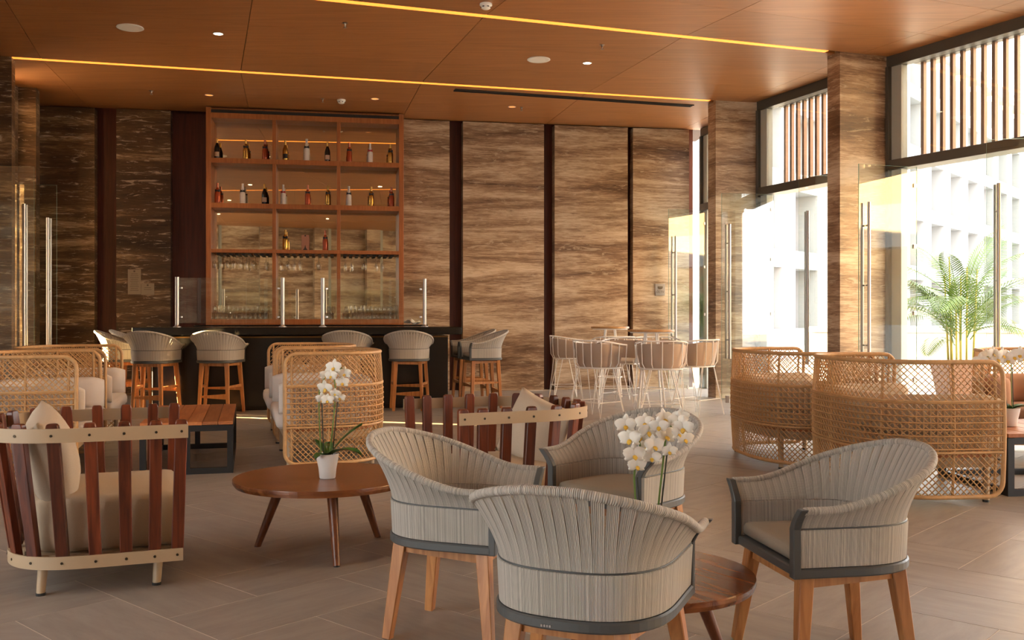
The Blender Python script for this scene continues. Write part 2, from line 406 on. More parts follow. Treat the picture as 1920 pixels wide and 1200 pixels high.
pier((8.6, 4.7), (9.25, 5.1), .24, 'travertine pier of the window wall nearing the rear wall', R_(41))
pier((10.6, 2.8), (11.3, 3.2), .24, 'last travertine pier of the window wall', R_(48))
pier((-7.05, 11.7), (-6.15, 11.93), .22, 'shade-toned travertine pier beside an open glass door opposite the windows', R_(17), 'stone_shaded')
pier((-7.3, 13.37), (-6.64, 13.54), .25, 'shade-toned travertine pier close to the corner of the back wall', R_(15), 'stone_shaded')

# ceiling: void slab + veneer panels + light slots
cs = MB().prism([(-8.5, 18), (3.4, 18), (3.75, 14.5), (4.75, 12.0), (6.0, 9.5), (7.6, 7.2), (9.4, 5.0), (11.4, 3), (13, -4.9), (-6.4, -4.9), (-7.6, 12)], CEIL+.06, CEIL+.35)
ceil_ = struct(cs.build('ceiling', M['ceil_base']), 'low warm-lit ceiling of large orange-brown wood veneer panels', 'ceiling')
LINES = [((-7.6, 14.6), (3.22, 16.58)), ((-7.1, 11.73), (3.6, 14.52)), ((-6.3, 8.29), (4.6, 11.96)), ((-6.05, 4.2), (5.88, 9.43)), ((-5.95, 0), (7.45, 7.1)), ((-5.85, -4.6), (11.2, 2.9)), ((-5.85, -4.6), (12.6, -4.6))]
def lp(L, t): return Vector(L[0]).lerp(Vector(L[1]), t)
def line_hit(L, p, d):                  # parameter on L where the ray p+s*d meets it
    a = Vector(L[0]); e = Vector(L[1])-a; den = e.x*(-d.y)+e.y*d.x
    q = Vector(p)-a; return (q.x*(-d.y)+q.y*d.x)/den
s1 = LINES[1]; s1x = [-8.14+2.3*i for i in range(7)]
seam1 = [(x-s1[0][0])/(s1[1][0]-s1[0][0]) for x in s1x]
def panels(Lf, Ln, tf, tn, rows, gf, gn):
    tf = [min(1, max(0, t)) for t in tf]; tn = [min(1, max(0, t)) for t in tn]
    for i in range(len(tf)-1):
        if tf[i+1]-tf[i] < .005 and tn[i+1]-tn[i] < .005: continue
        a, b, c, d = lp(Lf, tf[i]), lp(Lf, tf[i+1]), lp(Ln, tn[i+1]), lp(Ln, tn[i])
        e1 = (d-a).normalized(); e2 = (c-b).normalized()
        a = a+e1*gf; b = b+e2*gf; d = d-e1*gn; c = c-e2*gn
        for r in range(rows):
            q = [a.lerp(d, r/rows), b.lerp(c, r/rows), b.lerp(c, (r+1)/rows), a.lerp(d, (r+1)/rows)]
            m_ = sum(q, Vector((0, 0)))/4; g = .004
            q = [v+(m_-v).normalized()*g for v in q]
            MB().prism([v-m_ for v in q], 0, .03).build('ceiling_panel', M['ceil'], ceil_, loc=(m_.x, m_.y, CEIL), rz=0)
def dirv(deg): return Vector((math.sin(R_(deg)), -math.cos(R_(deg))))
ts = [0]+seam1[1:-1]+[1]
t0 = [line_hit(LINES[0], lp(s1, t), -dirv(12.6)) for t in seam1]; t0 = [0]+t0[1:-1]+[1]
panels(LINES[0], s1, t0, ts, 2, 0, .05)
t2 = [line_hit(LINES[2], lp(s1, t), dirv(17.8)) for t in seam1]
ts2 = [0]+seam1[1:]+[1]; t2b = [0]+t2[1:]+[1]
panels(s1, LINES[2], [min(1, t) for t in ts2], t2b, 3, .05, .05)
t3 = [line_hit(LINES[3], lp(LINES[2], t), dirv(24)) for t in t2]
panels(LINES[2], LINES[3], [0, t2[0]]+t2[1:]+[1], [0, max(0, t3[0])]+t3[1:]+[1], 3, .05, .05)
ev = [i/6 for i in range(7)]
panels(LINES[3], LINES[4], ev, ev, 3, .05, .05); panels(LINES[4], LINES[5], ev, ev, 3, .05, .05); panels(LINES[5], LINES[6], ev, ev, 3, .05, 0)
for i, (L, lab) in enumerate(((LINES[1], 'long glowing orange light strip in the ceiling slot nearer the bar'), (LINES[2], 'long glowing orange light strip in the ceiling slot meeting the palm-side pier'), (LINES[3], 'orange light strip in the ceiling over the dining chairs'))):
    a = Vector(L[0]); b = Vector(L[1]); d = (b-a).normalized(); n_ = Vector((-d.y, d.x))
    a = a+d*(.95 if i < 2 else .6); b = b-d*(.7 if i == 0 else .85)
    o = MB().prism([a+n_*-.028, b+n_*-.028, b+n_*.05, a+n_*.05], CEIL+.002, CEIL+.014).build('light_strip', M['led']); tag(o, lab, 'light')

# window bays ------------------------------------------------------------
def bay(i, P, Q, slats, label, out=1):
    P = Vector(P); Q = Vector(Q); d = (Q-P); Ln = d.length; d.normalize(); n_ = Vector((-d.y, d.x))
    if n_.x*out < 0: n_ = -n_            # outward
    ang = math.atan2(d.y, d.x); root = thing('window_%d' % i, label, 'window', (P.x, P.y, 0), ang, kind='structure')
    sgn = 1 if (Vector((-d.y, d.x))).dot(n_) > 0 else -1
    H1, T0, T1 = CEIL-.13, 3.0, 3.12
    def bx(name, mat, x0, x1, y0, y1, z0, z1):
        return MB().box(((x0+x1)/2, sgn*(y0+y1)/2, (z0+z1)/2), (x1-x0, y1-y0, z1-z0)).build(name, M[mat], root, bevel=.004)
    bx('header', 'frame', 0, Ln, 0, .14, H1, CEIL+.05)
    bx('transom', 'frame', 0, Ln, -.02, .16, T0, T1)
    bx('mullion', 'frame', 0, .05, -.02, .1, 0, H1); bx('jamb', 'frame_lt', .05, .2, .03, .14, 0, H1)
    bx('mullion', 'frame', Ln-.05, Ln, -.02, .1, 0, H1); bx('jamb', 'frame_lt', Ln-.2, Ln-.05, .03, .14, 0, H1)
    bx('glass', 'winglass', .2, Ln-.2, .06, .07, T1, H1)
    if slats:
        x = .3
        while x < Ln-.1:
            MB().box((x, sgn*.3, (T1+H1)/2), (.042, .05, H1-T1+.1)).build('slat', M['slat'], root); x += .138
        bx('slat_rail', 'frame', .2, Ln-.1, .24, .36, T0+.02, T0+.09); bx('slat_rail', 'frame', .2, Ln-.1, .24, .36, H1+.03, H1+.1)
bay(1, (4.6, 11.93), (5.84, 9.48), True, 'tall grey-framed window over the palm doorway with brown upright slats')
bay(2, (3.64, 14.44), (4.56, 12.15), True, 'tall grey-framed window between the two travertine piers with brown slats')
bay(3, (3.2, 16.5), (3.6, 14.7), True, 'narrow grey-framed window at the corner by the white stools')
bay(4, (5.9, 9.4), (7.42, 7.15), False, 'tall grey-framed window past the wicker sofa')
bay(5, (7.5, 7.05), (9.18, 4.95), False, 'tall grey-framed window in the middle of the window wall')
bay(6, (9.3, 4.8), (11.15, 2.95), False, 'tall grey-framed window before the last pier')
bay(7, (11.25, 2.8), (12.6, -4.4), False, 'wide grey-framed window beside the rear wall')

bay(8, (-5.8, 4.15), (-5.7, .05), False, 'wide grey-framed window in the side wall opposite the hall windows', -1)
bay(9, (-5.7, -.05), (-5.6, -4.5), False, 'wide grey-framed window in the side wall next to the rear wall', -1)
def leaf(i, E_, H_, label, htop=2.55, hbot=.6, top=3.0):
    E_ = Vector(E_); H_ = Vector(H_); d = H_-E_; Ln = d.length; ang = math.atan2(d.y, d.x)
    r = thing('door_%d' % i, label, 'door', (E_.x, E_.y, 0), ang, kind='structure')
    g = MB(); t = .006
    def P(x, y, z): return (x, y, z)
    z0, z1 = .012, top
    c = [g.add((x, y, z)) for z in (z0, z1) for (x, y) in ((0, -t), (Ln, -t), (Ln, t), (0, t))]
    for ids, m_ in (((0, 1, 5, 4), 0), ((2, 3, 7, 6), 0), ((1, 2, 6, 5), 1), ((3, 0, 4, 7), 1), ((4, 5, 6, 7), 1), ((0, 3, 2, 1), 1)): g.face([c[k] for k in ids], m_)
    g.build('pane', [M['glass'], M['gedge']], r)
    for s in (-1, 1):
        h = MB().tube([(.1, s*.06, hbot), (.1, s*.06, htop)], .019, 10).build('handle', M['steel'], r, smooth=True)
        for k in (.14, .5, .86):
            MB().tube([(.1, s*.007, hbot+(htop-hbot)*k), (.1, s*.045, hbot+(htop-hbot)*k)], .01, 8).build('standoff', M['steel'], h, smooth=True)
    for z in (.45, 1.25, 2.05, 2.78): MB().box((Ln-.03, 0, z), (.05, .03, .05)).build('hinge', M['steel'], r, bevel=.004)
    MB().box((Ln/2, 0, .03), (.02, .02, .056)).build('floor_guide', M['steel'], r)
leaf(1, (4.06, 11.37), (4.86, 11.66), 'frameless glass door opened back against the palm-side pier')
leaf(2, (4.81, 9.84), (5.62, 9.66), 'frameless glass door opened inward behind the wicker sofa, palm beyond it')
leaf(3, (3.04, 14.08), (3.84, 14.24), 'frameless glass door opened back against the pier by the white stools')
leaf(4, (3.65, 12.36), (4.42, 12.26), 'frameless glass door standing open just behind the palm-side pier')
leaf(5, (2.6, 16.12), (3.28, 16.36), 'frameless glass door opened against the back wall beside the security sign')
leaf(6, (2.99, 14.75), (3.5, 14.78), 'frameless glass door standing open just behind the pier by the white stools')
leaf(7, (-5.72, 11.62), (-6.5, 11.4), 'frameless glass door in front of the shaded pier opposite the windows')
leaf(8, (-6.2, 13.22), (-6.9, 13.1), 'frameless glass door beside the shaded stone slab at the corner of the back wall')
MB().box((0, 0, .05), (.055, .03, .1)).build('door_stop', M['steel'], None, bevel=.004, loc=(*FL(1364, 755), 0))
tag(bpy.data.objects['door_stop'], 'small metal door stop on the floor in front of the pier', 'door stop')

# outside: white hotel block, parapet, hedge, palm
def building():
    d = Vector((math.sin(R_(40)), math.cos(R_(40)))); P0 = Vector((27.8, 60)); P = P0-d*40
    r = thing('hotel_building', 'white hotel block with deep square window recesses across the terrace', 'building', (P.x, P.y, 0), math.atan2(d.y, d.x))
    L, mod, fh = 110, 3.7, 3.3; dep = 1.3
    # facade lies on local y=0, recess goes to +y (away)
    sg = 1
    z0 = .35
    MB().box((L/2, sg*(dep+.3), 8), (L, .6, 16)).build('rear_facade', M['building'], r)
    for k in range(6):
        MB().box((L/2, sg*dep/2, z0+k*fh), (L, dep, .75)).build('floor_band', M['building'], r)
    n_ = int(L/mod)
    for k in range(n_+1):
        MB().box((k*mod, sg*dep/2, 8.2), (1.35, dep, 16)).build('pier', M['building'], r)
    for k in range(n_):
        for f in range(5):
            MB().box((k*mod+mod/2-.2, sg*(dep-.02), z0+f*fh+1.5), (1.3, .05, 1.7)).build('window', M['bwin'], r)
building()
def curved():
    c = Vector((12.5, 22)); r0 = 7.5; r = thing('curved_wing', 'curved pale hotel wing with ribbon balconies outside the doors', 'building', (26, 4, 0))
    pts = [(9*math.cos(a), 9*math.sin(a)) for a in [PI*.55+PI*.9*k/16 for k in range(17)]]
    for z, h in ((0, 1.0), (3.0, 1.1), (6.2, 1.1), (9.4, 1.1)):
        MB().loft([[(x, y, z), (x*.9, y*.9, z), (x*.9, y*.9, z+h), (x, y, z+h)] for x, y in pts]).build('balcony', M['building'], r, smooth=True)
    MB().loft([[(x*.8, y*.8, 0), (x*.78, y*.78, 0), (x*.78, y*.78, 10.5), (x*.8, y*.8, 10.5)] for x, y in pts]).build('wall', M['linen'], r, smooth=True)
curved()
wg = thing('sun_block_wing', 'added unseen block beyond the side windows, keeping the sun out', 'building', (-15, 0, 0))  # unseen block added to keep the sun off the side windows
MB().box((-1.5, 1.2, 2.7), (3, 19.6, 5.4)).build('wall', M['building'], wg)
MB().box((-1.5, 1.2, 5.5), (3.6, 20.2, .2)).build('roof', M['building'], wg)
for k in range(6): MB().box((.01, -6.5+3*k, 2.2), (.06, 1.4, 1.8)).build('window', M['bwin'], wg)
struct(MB().prism([(-5.95, -30), (-5.95, 4), (-6.35, 8.4), (-6.9, 12), (-8.2, 17.5), (-40, 40), (-40, -30)], -.15, -.004).build('garden_ground', M['terrace']), 'pale paving outside the side windows', 'ground')
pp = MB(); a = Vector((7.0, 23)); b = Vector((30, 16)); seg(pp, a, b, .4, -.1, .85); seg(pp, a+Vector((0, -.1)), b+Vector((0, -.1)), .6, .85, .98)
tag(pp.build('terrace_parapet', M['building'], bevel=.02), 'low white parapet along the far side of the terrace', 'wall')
hd = MB(); rh = random.Random(3)
for k in range(900):
    t = rh.random(); c = Vector((13.5, 22.6)).lerp(Vector((19, 20.9)), t); x = c.x+rh.uniform(-.35, .35); y = c.y+rh.uniform(-.3, .3); z = .95+rh.random()*.55
    u = Vector((rh.uniform(-1, 1), rh.uniform(-1, 1), rh.uniform(-.4, 1))).normalized()*.16; v = u.cross(Vector((rh.random(), rh.random(), rh.random()))).normalized()*.07
    q = Vector((x, y, z)); i0 = [hd.add(q-u), hd.add(q+v), hd.add(q+u), hd.add(q-v)]; hd.face(i0)
hd.box((16.25, 21.75, .95), (5.6, .4, .4), math.atan2(-1.7, 5.5))
tag(hd.build('hedge', M['hedge'], recalc=False), 'bright green leafy hedge on the white parapet', 'hedge', kind='stuff')

def palm(x, y):
    r = thing('potted_palm', 'tall leafy areca palm in a brown planter outside the glass doors', 'plant', (x, y, 0)); rr = random.Random(11)
    MB().loft([[(sx*s_, sy*s_, z) for sx, sy in ((-1, -1), (1, -1), (1, 1), (-1, 1))] for s_, z in ((.2, 0), (.27, .5), (.24, .5), (.23, .42))]).build('planter', M['terracotta'], r, bevel=.01)
    MB().box((0, 0, .4), (.44, .44, .05)).build('soil', M['soil'], r)
    for k in range(9):
        a = rr.uniform(0, 2*PI); q = rr.uniform(.03, .15); h = rr.uniform(.9, 1.5); lean = rr.uniform(.05, .25)
        MB().tube([(q*math.cos(a)*(1+lean*t*2), q*math.sin(a)*(1+lean*t*2), .4+h*t) for t in (0, .33, .66, 1)], lambda t: .016-.008*t, 6).build('cane', M['palm_cane'], r, smooth=True)
    for k in range(26):
        a = 2*PI*k/22*3.1+rr.uniform(-.3, .3); L_ = rr.uniform(.9, 1.5); el = rr.uniform(.35, 1.25); z0 = rr.uniform(.7, 1.35); q = rr.uniform(.05, .15)
        if k == 0: el, L_, z0, a = 1.38, 1.1, 1.35, .2
        mb = MB(); pts = []; p = Vector((q*math.cos(a), q*math.sin(a), z0)); N = 16
        for s in range(N+1):
            pts.append(p.copy()); e = el-1.5*(s/N)**1.5*(1.3-el/2); p = p+Vector((math.cos(e)*math.cos(a), math.cos(e)*math.sin(a), math.sin(e)))*L_/N
        mb.tube(pts, lambda t: .008*(1-.8*t), 5)
        side = Vector((-math.sin(a), math.cos(a), 0))
        for s in range(2, N+1):
            for sub in (0, .5):
                i0 = min(N-1, s-1); c = pts[i0].lerp(pts[i0+1], sub); t = pts[i0+1]-pts[i0]; t.normalize(); f_ = (s+sub)/N
                for sd in (-1, 1):
                    ll = .3*math.sin(PI*min(1, .12+.85*f_))**.7*L_
                    dr = (side*sd*.8+t*.85+Vector((0, 0, .1-.25*f_))).normalized(); up = t.cross(dr).normalized(); wv = up.cross(dr)*.009
                    m1 = c+dr*ll*.5; tip = c+dr*ll+Vector((0, 0, -.09*ll/.3))
                    ids = [mb.add(c+wv*.4), mb.add(c-wv*.4), mb.add(m1-wv), mb.add(m1+wv), mb.add(tip)]
                    mb.face((ids[0], ids[1], ids[2], ids[3])); mb.face((ids[3], ids[2], ids[4]))
        mb.build('frond', M['palm'], r, recalc=False)
palm(6.42, 13.9); bpy.data.objects['potted_palm'].scale = (1.17, 1.17, 1.12)

# ceiling fittings ---------------------------------------------------------
def cpt(px, py): Y = FPX*(CEIL-EYE)/(HY-py); return ((px-CX)/FPX*Y, Y)
for px, py, lab in ((244, 51, 'round white ceiling speaker on the darker panels beside a lit downlight'), (1010, 111, 'round white ceiling speaker between the two long light strips, toward the windows')):
    x, y = cpt(px, py); r = thing('ceiling_speaker', lab, 'speaker', (x, y, CEIL), group='ceiling speakers')
    MB().lathe([(.14, 0), (.145, -.008), (.135, -.014), (.125, -.012)], 28).build('bezel', M['wplastic'], r, smooth=True)
    MB().lathe([(.126, -.009), (.06, -.014), (.001, -.015)], 28).build('grille', M['wplastic'], r, smooth=True)
for px, py, hot, lab in ((409, 63, 1, 'bright recessed downlight beside the round speaker over the seating'), (1101, 118, 1, 'bright recessed downlight beside the second round speaker'), (392, 178, 0, 'dim orange recessed downlight above the left end of the bottle shelf'), (703, 185, 0, 'dim orange recessed downlight above the middle of the bottle shelf'), (960, 200, 0, 'dim orange recessed downlight above the plain stone slabs')):
    x, y = cpt(px, py); r = thing('downlight', lab, 'light', (x, y, CEIL), group='recessed downlights')
    MB().lathe([(.05, 0), (.062, -.004), (.05, -.006), (.046, -.001)], 20).build('trim_ring', M['wplastic'], r, smooth=True)
    MB().lathe([(.047, -.003), (.001, -.0035)], 20).build('lens', M['lamp_hot' if hot else 'lamp_dim'], r)
    ld = bpy.data.lights.new('downlight_lamp', 'SPOT'); ld.energy = 90 if hot else 45; ld.color = (1, .72, .42); ld.spot_size = 1.3; ld.spot_blend = .6; ld.shadow_soft_size = .05
    lo = bpy.data.objects.new('downlight_lamp', ld); COL.objects.link(lo); lo.parent = r; lo.location = (0, 0, -.02)
for k, (x, y) in enumerate(((-3.2, 6.6), (-.2, 7.4), (2.8, 8.2), (-3.4, 3.2), (-.2, 3.6), (3.2, 4.6), (-3.4, -.6), (0, -.8), (4.2, .2), (6.4, 3.4))):  # fill lamps added out of view to brighten the hall
    r = thing('downlight', 'added out-of-view fill downlight in the ceiling over the seating', 'light', (x, y, CEIL), group='added fill downlights over the seating')
    MB().lathe([(.05, 0), (.062, -.004), (.05, -.006), (.046, -.001)], 20).build('trim_ring', M['wplastic'], r, smooth=True)
    MB().lathe([(.047, -.003), (.001, -.0035)], 20).build('lens', M['lamp_hot'], r)
    ld = bpy.data.lights.new('downlight_lamp', 'SPOT'); ld.energy = 45; ld.color = (1, .78, .52); ld.spot_size = 1.9; ld.spot_blend = .9; ld.shadow_soft_size = .12
    lo = bpy.data.objects.new('downlight_lamp', ld); COL.objects.link(lo); lo.parent = r; lo.location = (0, 0, -.02)
for px, py, lab in ((911, 7, 'white domed smoke detector beside the bright light strip'), (640, 187, 'white domed smoke detector above the bottle shelf')):
    x, y = cpt(px, py); r = thing('smoke_detector', lab, 'smoke detector', (x, y, CEIL), group='smoke detectors')
    MB().lathe([(.062, 0), (.064, -.018), (.055, -.026)], 22).build('base', M['wplastic'], r, smooth=True)
    MB().lathe([(.05, -.024), (.046, -.048), (.03, -.058), (.001, -.06)], 22).build('dome', M['wplastic'], r, smooth=True)
    for k in range(6):
        a = k*PI/3; MB().box((.049*math.cos(a), .049*math.sin(a), -.037), (.008, .02, .008), a).build('vent', M['black'], r)
for px, py, lab in ((647, 43, 'small chrome sprinkler head between smoke detector and speaker panels'), (1129, 84, 'small chrome sprinkler head near the bright downlight'), (284, 170, 'small chrome sprinkler head in front of the shaded stone slabs'), (605, 185, 'small chrome sprinkler head beside the smoke detector over the shelf'), (978, 201, 'small chrome sprinkler head beside the dim downlight')):
    x, y = cpt(px, py); r = thing('sprinkler', lab, 'sprinkler', (x, y, CEIL), group='sprinkler heads')
    MB().lathe([(.03, 0), (.032, -.004), (.012, -.008), (.01, -.03)], 14).build('escutcheon', M['steel'], r, smooth=True)
    for s in (-1, 1): MB().tube([(0, s*.008, -.02), (0, s*.022, -.035), (0, s*.004, -.052)], .004, 6).build('arm', M['steel'], r)
    MB().lathe([(.022, -.052), (.022, -.055)], 12).build('deflector', M['steel'], r)
a = Vector(cpt(852, 168)); b = Vector(cpt(1298, 198)); d = (b-a).normalized(); n_ = Vector((-d.y, d.x))*.06
r = thing('air_slot', 'long black linear air diffuser in the ceiling beyond the light strip', 'air vent', (a.x, a.y, CEIL), math.atan2(d.y, d.x)); L_ = (b-a).length
MB().box((L_/2, 0, -.002), (L_, .13, .004)).build('slot_plate', M['black'], r)
for s in (-1, 0, 1): MB().box((L_/2, s*.055, -.008), (L_, .012, .012)).build('fin', M['black'], r)

# ================================================================ BAR
BA = BWT
def bar_frame(px0, off):                 # origin at the bar front line
    p = BW(px0, off); return p
# bar front line passes (-.857,13.0) along BD
F0 = Vector((-.857, 13.0))
def BF(px, off=0.0):
    k = (px-CX)/FPX; q = F0+BN*off; t = (k*q.y-q.x)/(BD.x-k*BD.y); return q+BD*t
a = BF(285); b = BF(840)
bar = thing('bar_counter', 'long black bar counter with a thick black granite top', 'bar', (a.x, a.y, 0), BA); LB = (b-a).length
MB().box((LB/2, .35, .48), (LB, .7, .96)).build('body', M['bar_front'], bar, bevel=.006)
for k in range(4): MB().box((LB*(k+.5)/4, -.008, .5), (LB/4-.012, .016, .9)).build('front_panel', M['bar_front'], bar, bevel=.003)
MB().box((LB/2, -.01, .945), (LB, .03, .02)).build('trim', M['brass'], bar)
MB().box((LB/2, .02, .02), (LB-.02, .02, .05)).build('kick_plate', M['brass'], bar)
c0 = BF(247, -.28); c1 = BF(866, -.28); l0 = (c0-a).dot(BD); l1 = (c1-a).dot(BD)
MB().box(((l0+l1)/2, .22, 1.025), (l1-l0, 1.0, .1)).build('granite_top', M['bar_slab'], bar, bevel=.006)
# glass screens
def screen(pxa, pxb, label):
    p = BF(pxa, -.0); q = BF(pxb, -.0); L_ = (q-p).length
    r = thing('glass_screen', label, 'screen', (p.x, p.y, 1.075), BA, group='glass screens on the bar')
    for x in (0, L_):
        ps = MB().tube([(x, 0, .01), (x, 0, .64)], .024, 12).build('post', M['steel'], r, smooth=True)
        MB().lathe([(.05, 0), (.05, .006), (.03, .016), (.024, .03)], 18, c=(x, 0, 0)).build('foot', M['steel'], ps, smooth=True)
        for z in (.13, .5): MB().lathe([(.018, -.01), (.018, .01)], 12, c=(x+(.05 if x == 0 else -.05), 0, z)).build('clamp', M['steel'], ps)
    MB().box((L_/2, 0, .34), (L_-.06, .01, .58)).build('pane', M['glass'], r)
screen(332, 530, 'clear glass bar screen on steel posts beside the red veneer panel')
screen(605, 796, 'clear glass bar screen on steel posts at the stone slab end of the bar')

# shelf unit on the back counter
SO = -.42
sA = BW(386, SO); sB = BW(757, SO); LS = (sB-sA).length; SD = .38
bc = thing('back_counter', 'low black counter behind the bar carrying the bottle shelf', 'counter', (sA.x, sA.y, 0), BA)
MB().box((LS/2+.1, .2, .53), (LS+.5, .42, 1.06)).build('body', M['bar_front'], bc, bevel=.005); MB().box((LS/2+.1, .18, 1.07), (LS+.54, .48, .025)).build('top', M['bar_slab'], bc, bevel=.004)
sh = thing('bottle_shelf', 'tall walnut back-bar shelf of twelve mirrored compartments', 'shelf', (sA.x, sA.y, 1.083), BA)
ZB = 1.083
def zpx(py, Y): return EYE-(py-HY)*Y/FPX
Ym = (sA.y+sB.y)/2
zs = [zpx(y, Ym)-ZB for y in (604, 472, 388, 305)]       # board centres
HT = CEIL-ZB-.02
tops = HT
fw = .075
MB().box((fw/2, SD/2, HT/2), (fw, SD, HT)).build('side_panel', M['shelf'], sh, bevel=.003)
MB().box((LS-fw/2, SD/2, HT/2), (fw, SD, HT)).build('side_panel', M['shelf'], sh, bevel=.003)
d1 = (BW(514, SO)-sA).dot(BD); d2 = (BW(635, SO)-sA).dot(BD)
zs[0] = max(zs[0], .045); ztop = zpx(222, Ym)-ZB
for x in (d1, d2): MB().box((x, SD/2, (zs[0]+ztop)/2), (.055, SD-.01, ztop-zs[0])).build('divider', M['shelf'], sh, bevel=.003)
xs = [fw, d1, d2, LS-fw]
for z, t in ((zs[0], .085), (zs[1], .055), (zs[2], .075), (zs[3], .075), (ztop, .08)):
    MB().box((LS/2, SD/2, z), (LS-2*fw, SD-.004, t)).build('board', M['shelf'], sh, bevel=.003)
MB().box((LS/2, SD/2+.02, (ztop+HT)/2), (LS-2*fw, SD-.06, HT-ztop)).build('header_panel', M['shelf'], sh)
MB().box((LS/2, .012, HT-.06), (LS-2*fw, .012, .05)).build('shadow_slot', M['black'], sh)
for i in range(3):
    for z0, z1 in zip(zs, zs[1:]+[ztop]):
        x0, x1 = xs[i], xs[i+1]
        MB().box(((x0+x1)/2, SD-.006, (z0+z1)/2), (x1-x0, .01, z1-z0)).build('mirror', M['mirror'], sh)
    for k in range(9):
        x = xs[i]+.1+(xs[i+1]-xs[i]-.2)*k/8
        MB().box((x, SD/2, zs[1]-.045), (.05, SD-.06, .014)).build('glass_rail', M['black'], sh)
def on_shelf(x, y, z): 
    p = sA+BD*x+BN*y; return (p.x, p.y, ZB+z)

BAYS = ['red-veneer bay', 'middle bay', 'stone-slab bay']
def bottle(kind, px, tier, bay_i, tierz):
    spec = {'dark': ('bot_dark', 'foil_gold', None, 'dark champagne bottle with pale label'), 'gold': ('bot_gold', 'foil_gold', 'bow_black', 'gold champagne bottle with black neck bow'), 'rose': ('bot_rose', 'foil_rose', 'bow_black', 'rose-pink champagne bottle with black neck bow'),
            'goldd': ('bot_gold', 'foil_gold', None, 'gold champagne bottle with dark label'), 'wb': ('bot_white', 'bot_white', 'bow_black', 'white champagne bottle with black bow tie'), 'wr': ('bot_white', 'bot_white', 'bow_red', 'white champagne bottle with red bow tie')}[kind]
    x = (BW(px, SO+.16)-sA).dot(BD)
    s = 1.0 if not (kind == 'wb' and tier == 'top shelf') else 1.12
    r = thing('champagne_bottle', '%s, %s, %s of the shelf' % (spec[3], tier, BAYS[bay_i]), 'bottle', on_shelf(x, .16, tierz), BA, group='champagne bottles on the bar shelf')
    MB().lathe([(.001, 0), (.04*s, 0), (.043*s, .01), (.043*s, .155*s), (.038*s, .185*s), (.022*s, .23*s), (.017*s, .25*s)], 16).build('body', M[spec[0]], r, smooth=True)
    MB().lathe([(.0175*s, .245*s), (.0165*s, .3*s), (.018*s, .302*s), (.017*s, .318*s), (.001, .32*s)], 14).build('foil', M[spec[1]], r, smooth=True)
    if spec[2]:
        for sd in (-1, 1):
            MB().loft([[(sd*xx, -.045+xx*.2, .2*s+zz*hh) for zz in (-1, 1)]+[(sd*xx, -.036+xx*.2, .2*s+zz*hh) for zz in (1, -1)] for xx, hh in ((.004, .007), (.03, .02), (.036, .018))]).build('bow', M[spec[2]], r)
        MB().lathe([(.0385*s, .188*s), (.0325*s, .208*s)], 14).build('ribbon', M[spec[2]], r)
    if kind in ('dark', 'goldd', 'gold', 'rose'):
        mb = MB(); mb.grid(lambda u, v: (.0438*s*math.sin((u-.5)*1.8), -.0438*s*math.cos((u-.5)*1.8), .04+.07*v), 6, 1)
        mb.build('label', M['label' if kind == 'dark' else ('bow_black' if kind == 'goldd' else spec[0])], r, smooth=True)
top = [('dark', 407, 0), ('gold', 461, 0), ('rose', 497, 0), ('goldd', 535, 1), ('wb', 575, 1), ('dark', 614, 1), ('rose', 655, 2), ('wr', 694, 2), ('gold', 732, 2)]
sec = [('rose', 408, 0), ('wb', 455, 0), ('dark', 496, 0), ('wr', 531, 1), ('rose', 577, 1), ('gold', 615, 1), ('wb', 654, 2), ('gold', 696, 2), ('rose', 734, 2)]
for k, px, bi in top: bottle(k, px, 'top shelf', bi, zs[3]+.0375)
for k, px, bi in sec: bottle(k, px, 'second shelf', bi, zs[2]+.0375)
for k, px, bi in (('gold', 535, 1), ('rose', 610, 1)): bottle(k, px, 'third shelf', bi, zs[1]+.0275)
x = (BW(572.5, SO+.16)-sA).dot(BD)
r = thing('gift_box', 'pink gift box with a black tower emblem between two bottles', 'box', on_shelf(x, .16, zs[1]+.0275), BA)
MB().box((0, 0, .12), (.115, .08, .24)).build('carton', M['pinkbox'], r, bevel=.003)
MB().loft([[(-.045, -.0405, .0), (.045, -.0405, .0), (.045, -.043, .0), (-.045, -.043, .0)], [(-.012, -.0405, .035), (.012, -.0405, .035), (.012, -.043, .035), (-.012, -.043, .035)], [(-.001, -.0405, .085), (.001, -.0405, .085), (.001, -.043, .085), (-.001, -.043, .085)]]).build('emblem', M['black'], r)
MB().box((0, -.0415, .228), (.022, .003, .022)).build('seal', M['black'], r)

# glasses
def glass_proto(kind):
    prof = {'wine': [(.034, 0), (.033, .003), (.006, .008), (.004, .075), (.006, .085), (.026, .1), (.036, .13), (.034, .17), (.029, .2)],
            'flute': [(.032, 0), (.03, .003), (.005, .008), (.004, .07), (.012, .085), (.024, .13), (.024, .19), (.021, .22)],
            'tumbler': [(.001, 0), (.03, 0), (.031, .008), (.036, .1), (.034, .1), (.029, .012), (.001, .012)]}[kind]
    mb = MB(); mb.lathe(prof, 12, cap=False)
    return mb
GP = {}
def glass(kind, loc, flip, label, group):
    if kind not in GP:
        o = glass_proto(kind).build(kind+'_glass', M['barglass'], smooth='all'); GP[kind] = o
    else:
        o = GP[kind].copy(); COL.objects.link(o)
    o.location = loc; o.rotation_euler = (PI if flip else 0, 0, 0); tag(o, label, 'glass', group)
zr = zs[1]-.0555
hang = {0: [(402, 'wine'), (414, 'wine'), (426, 'wine'), (438, 'wine'), (450, 'wine'), (463, 'flute'), (475, 'wine'), (499, 'flute')], 1: [(526, 'flute'), (539, 'wine'), (551, 'flute'), (562, 'flute'), (597, 'wine')], 2: [(648, 'flute'), (660, 'flute'), (684, 'wine'), (707, 'flute'), (718, 'flute')]}
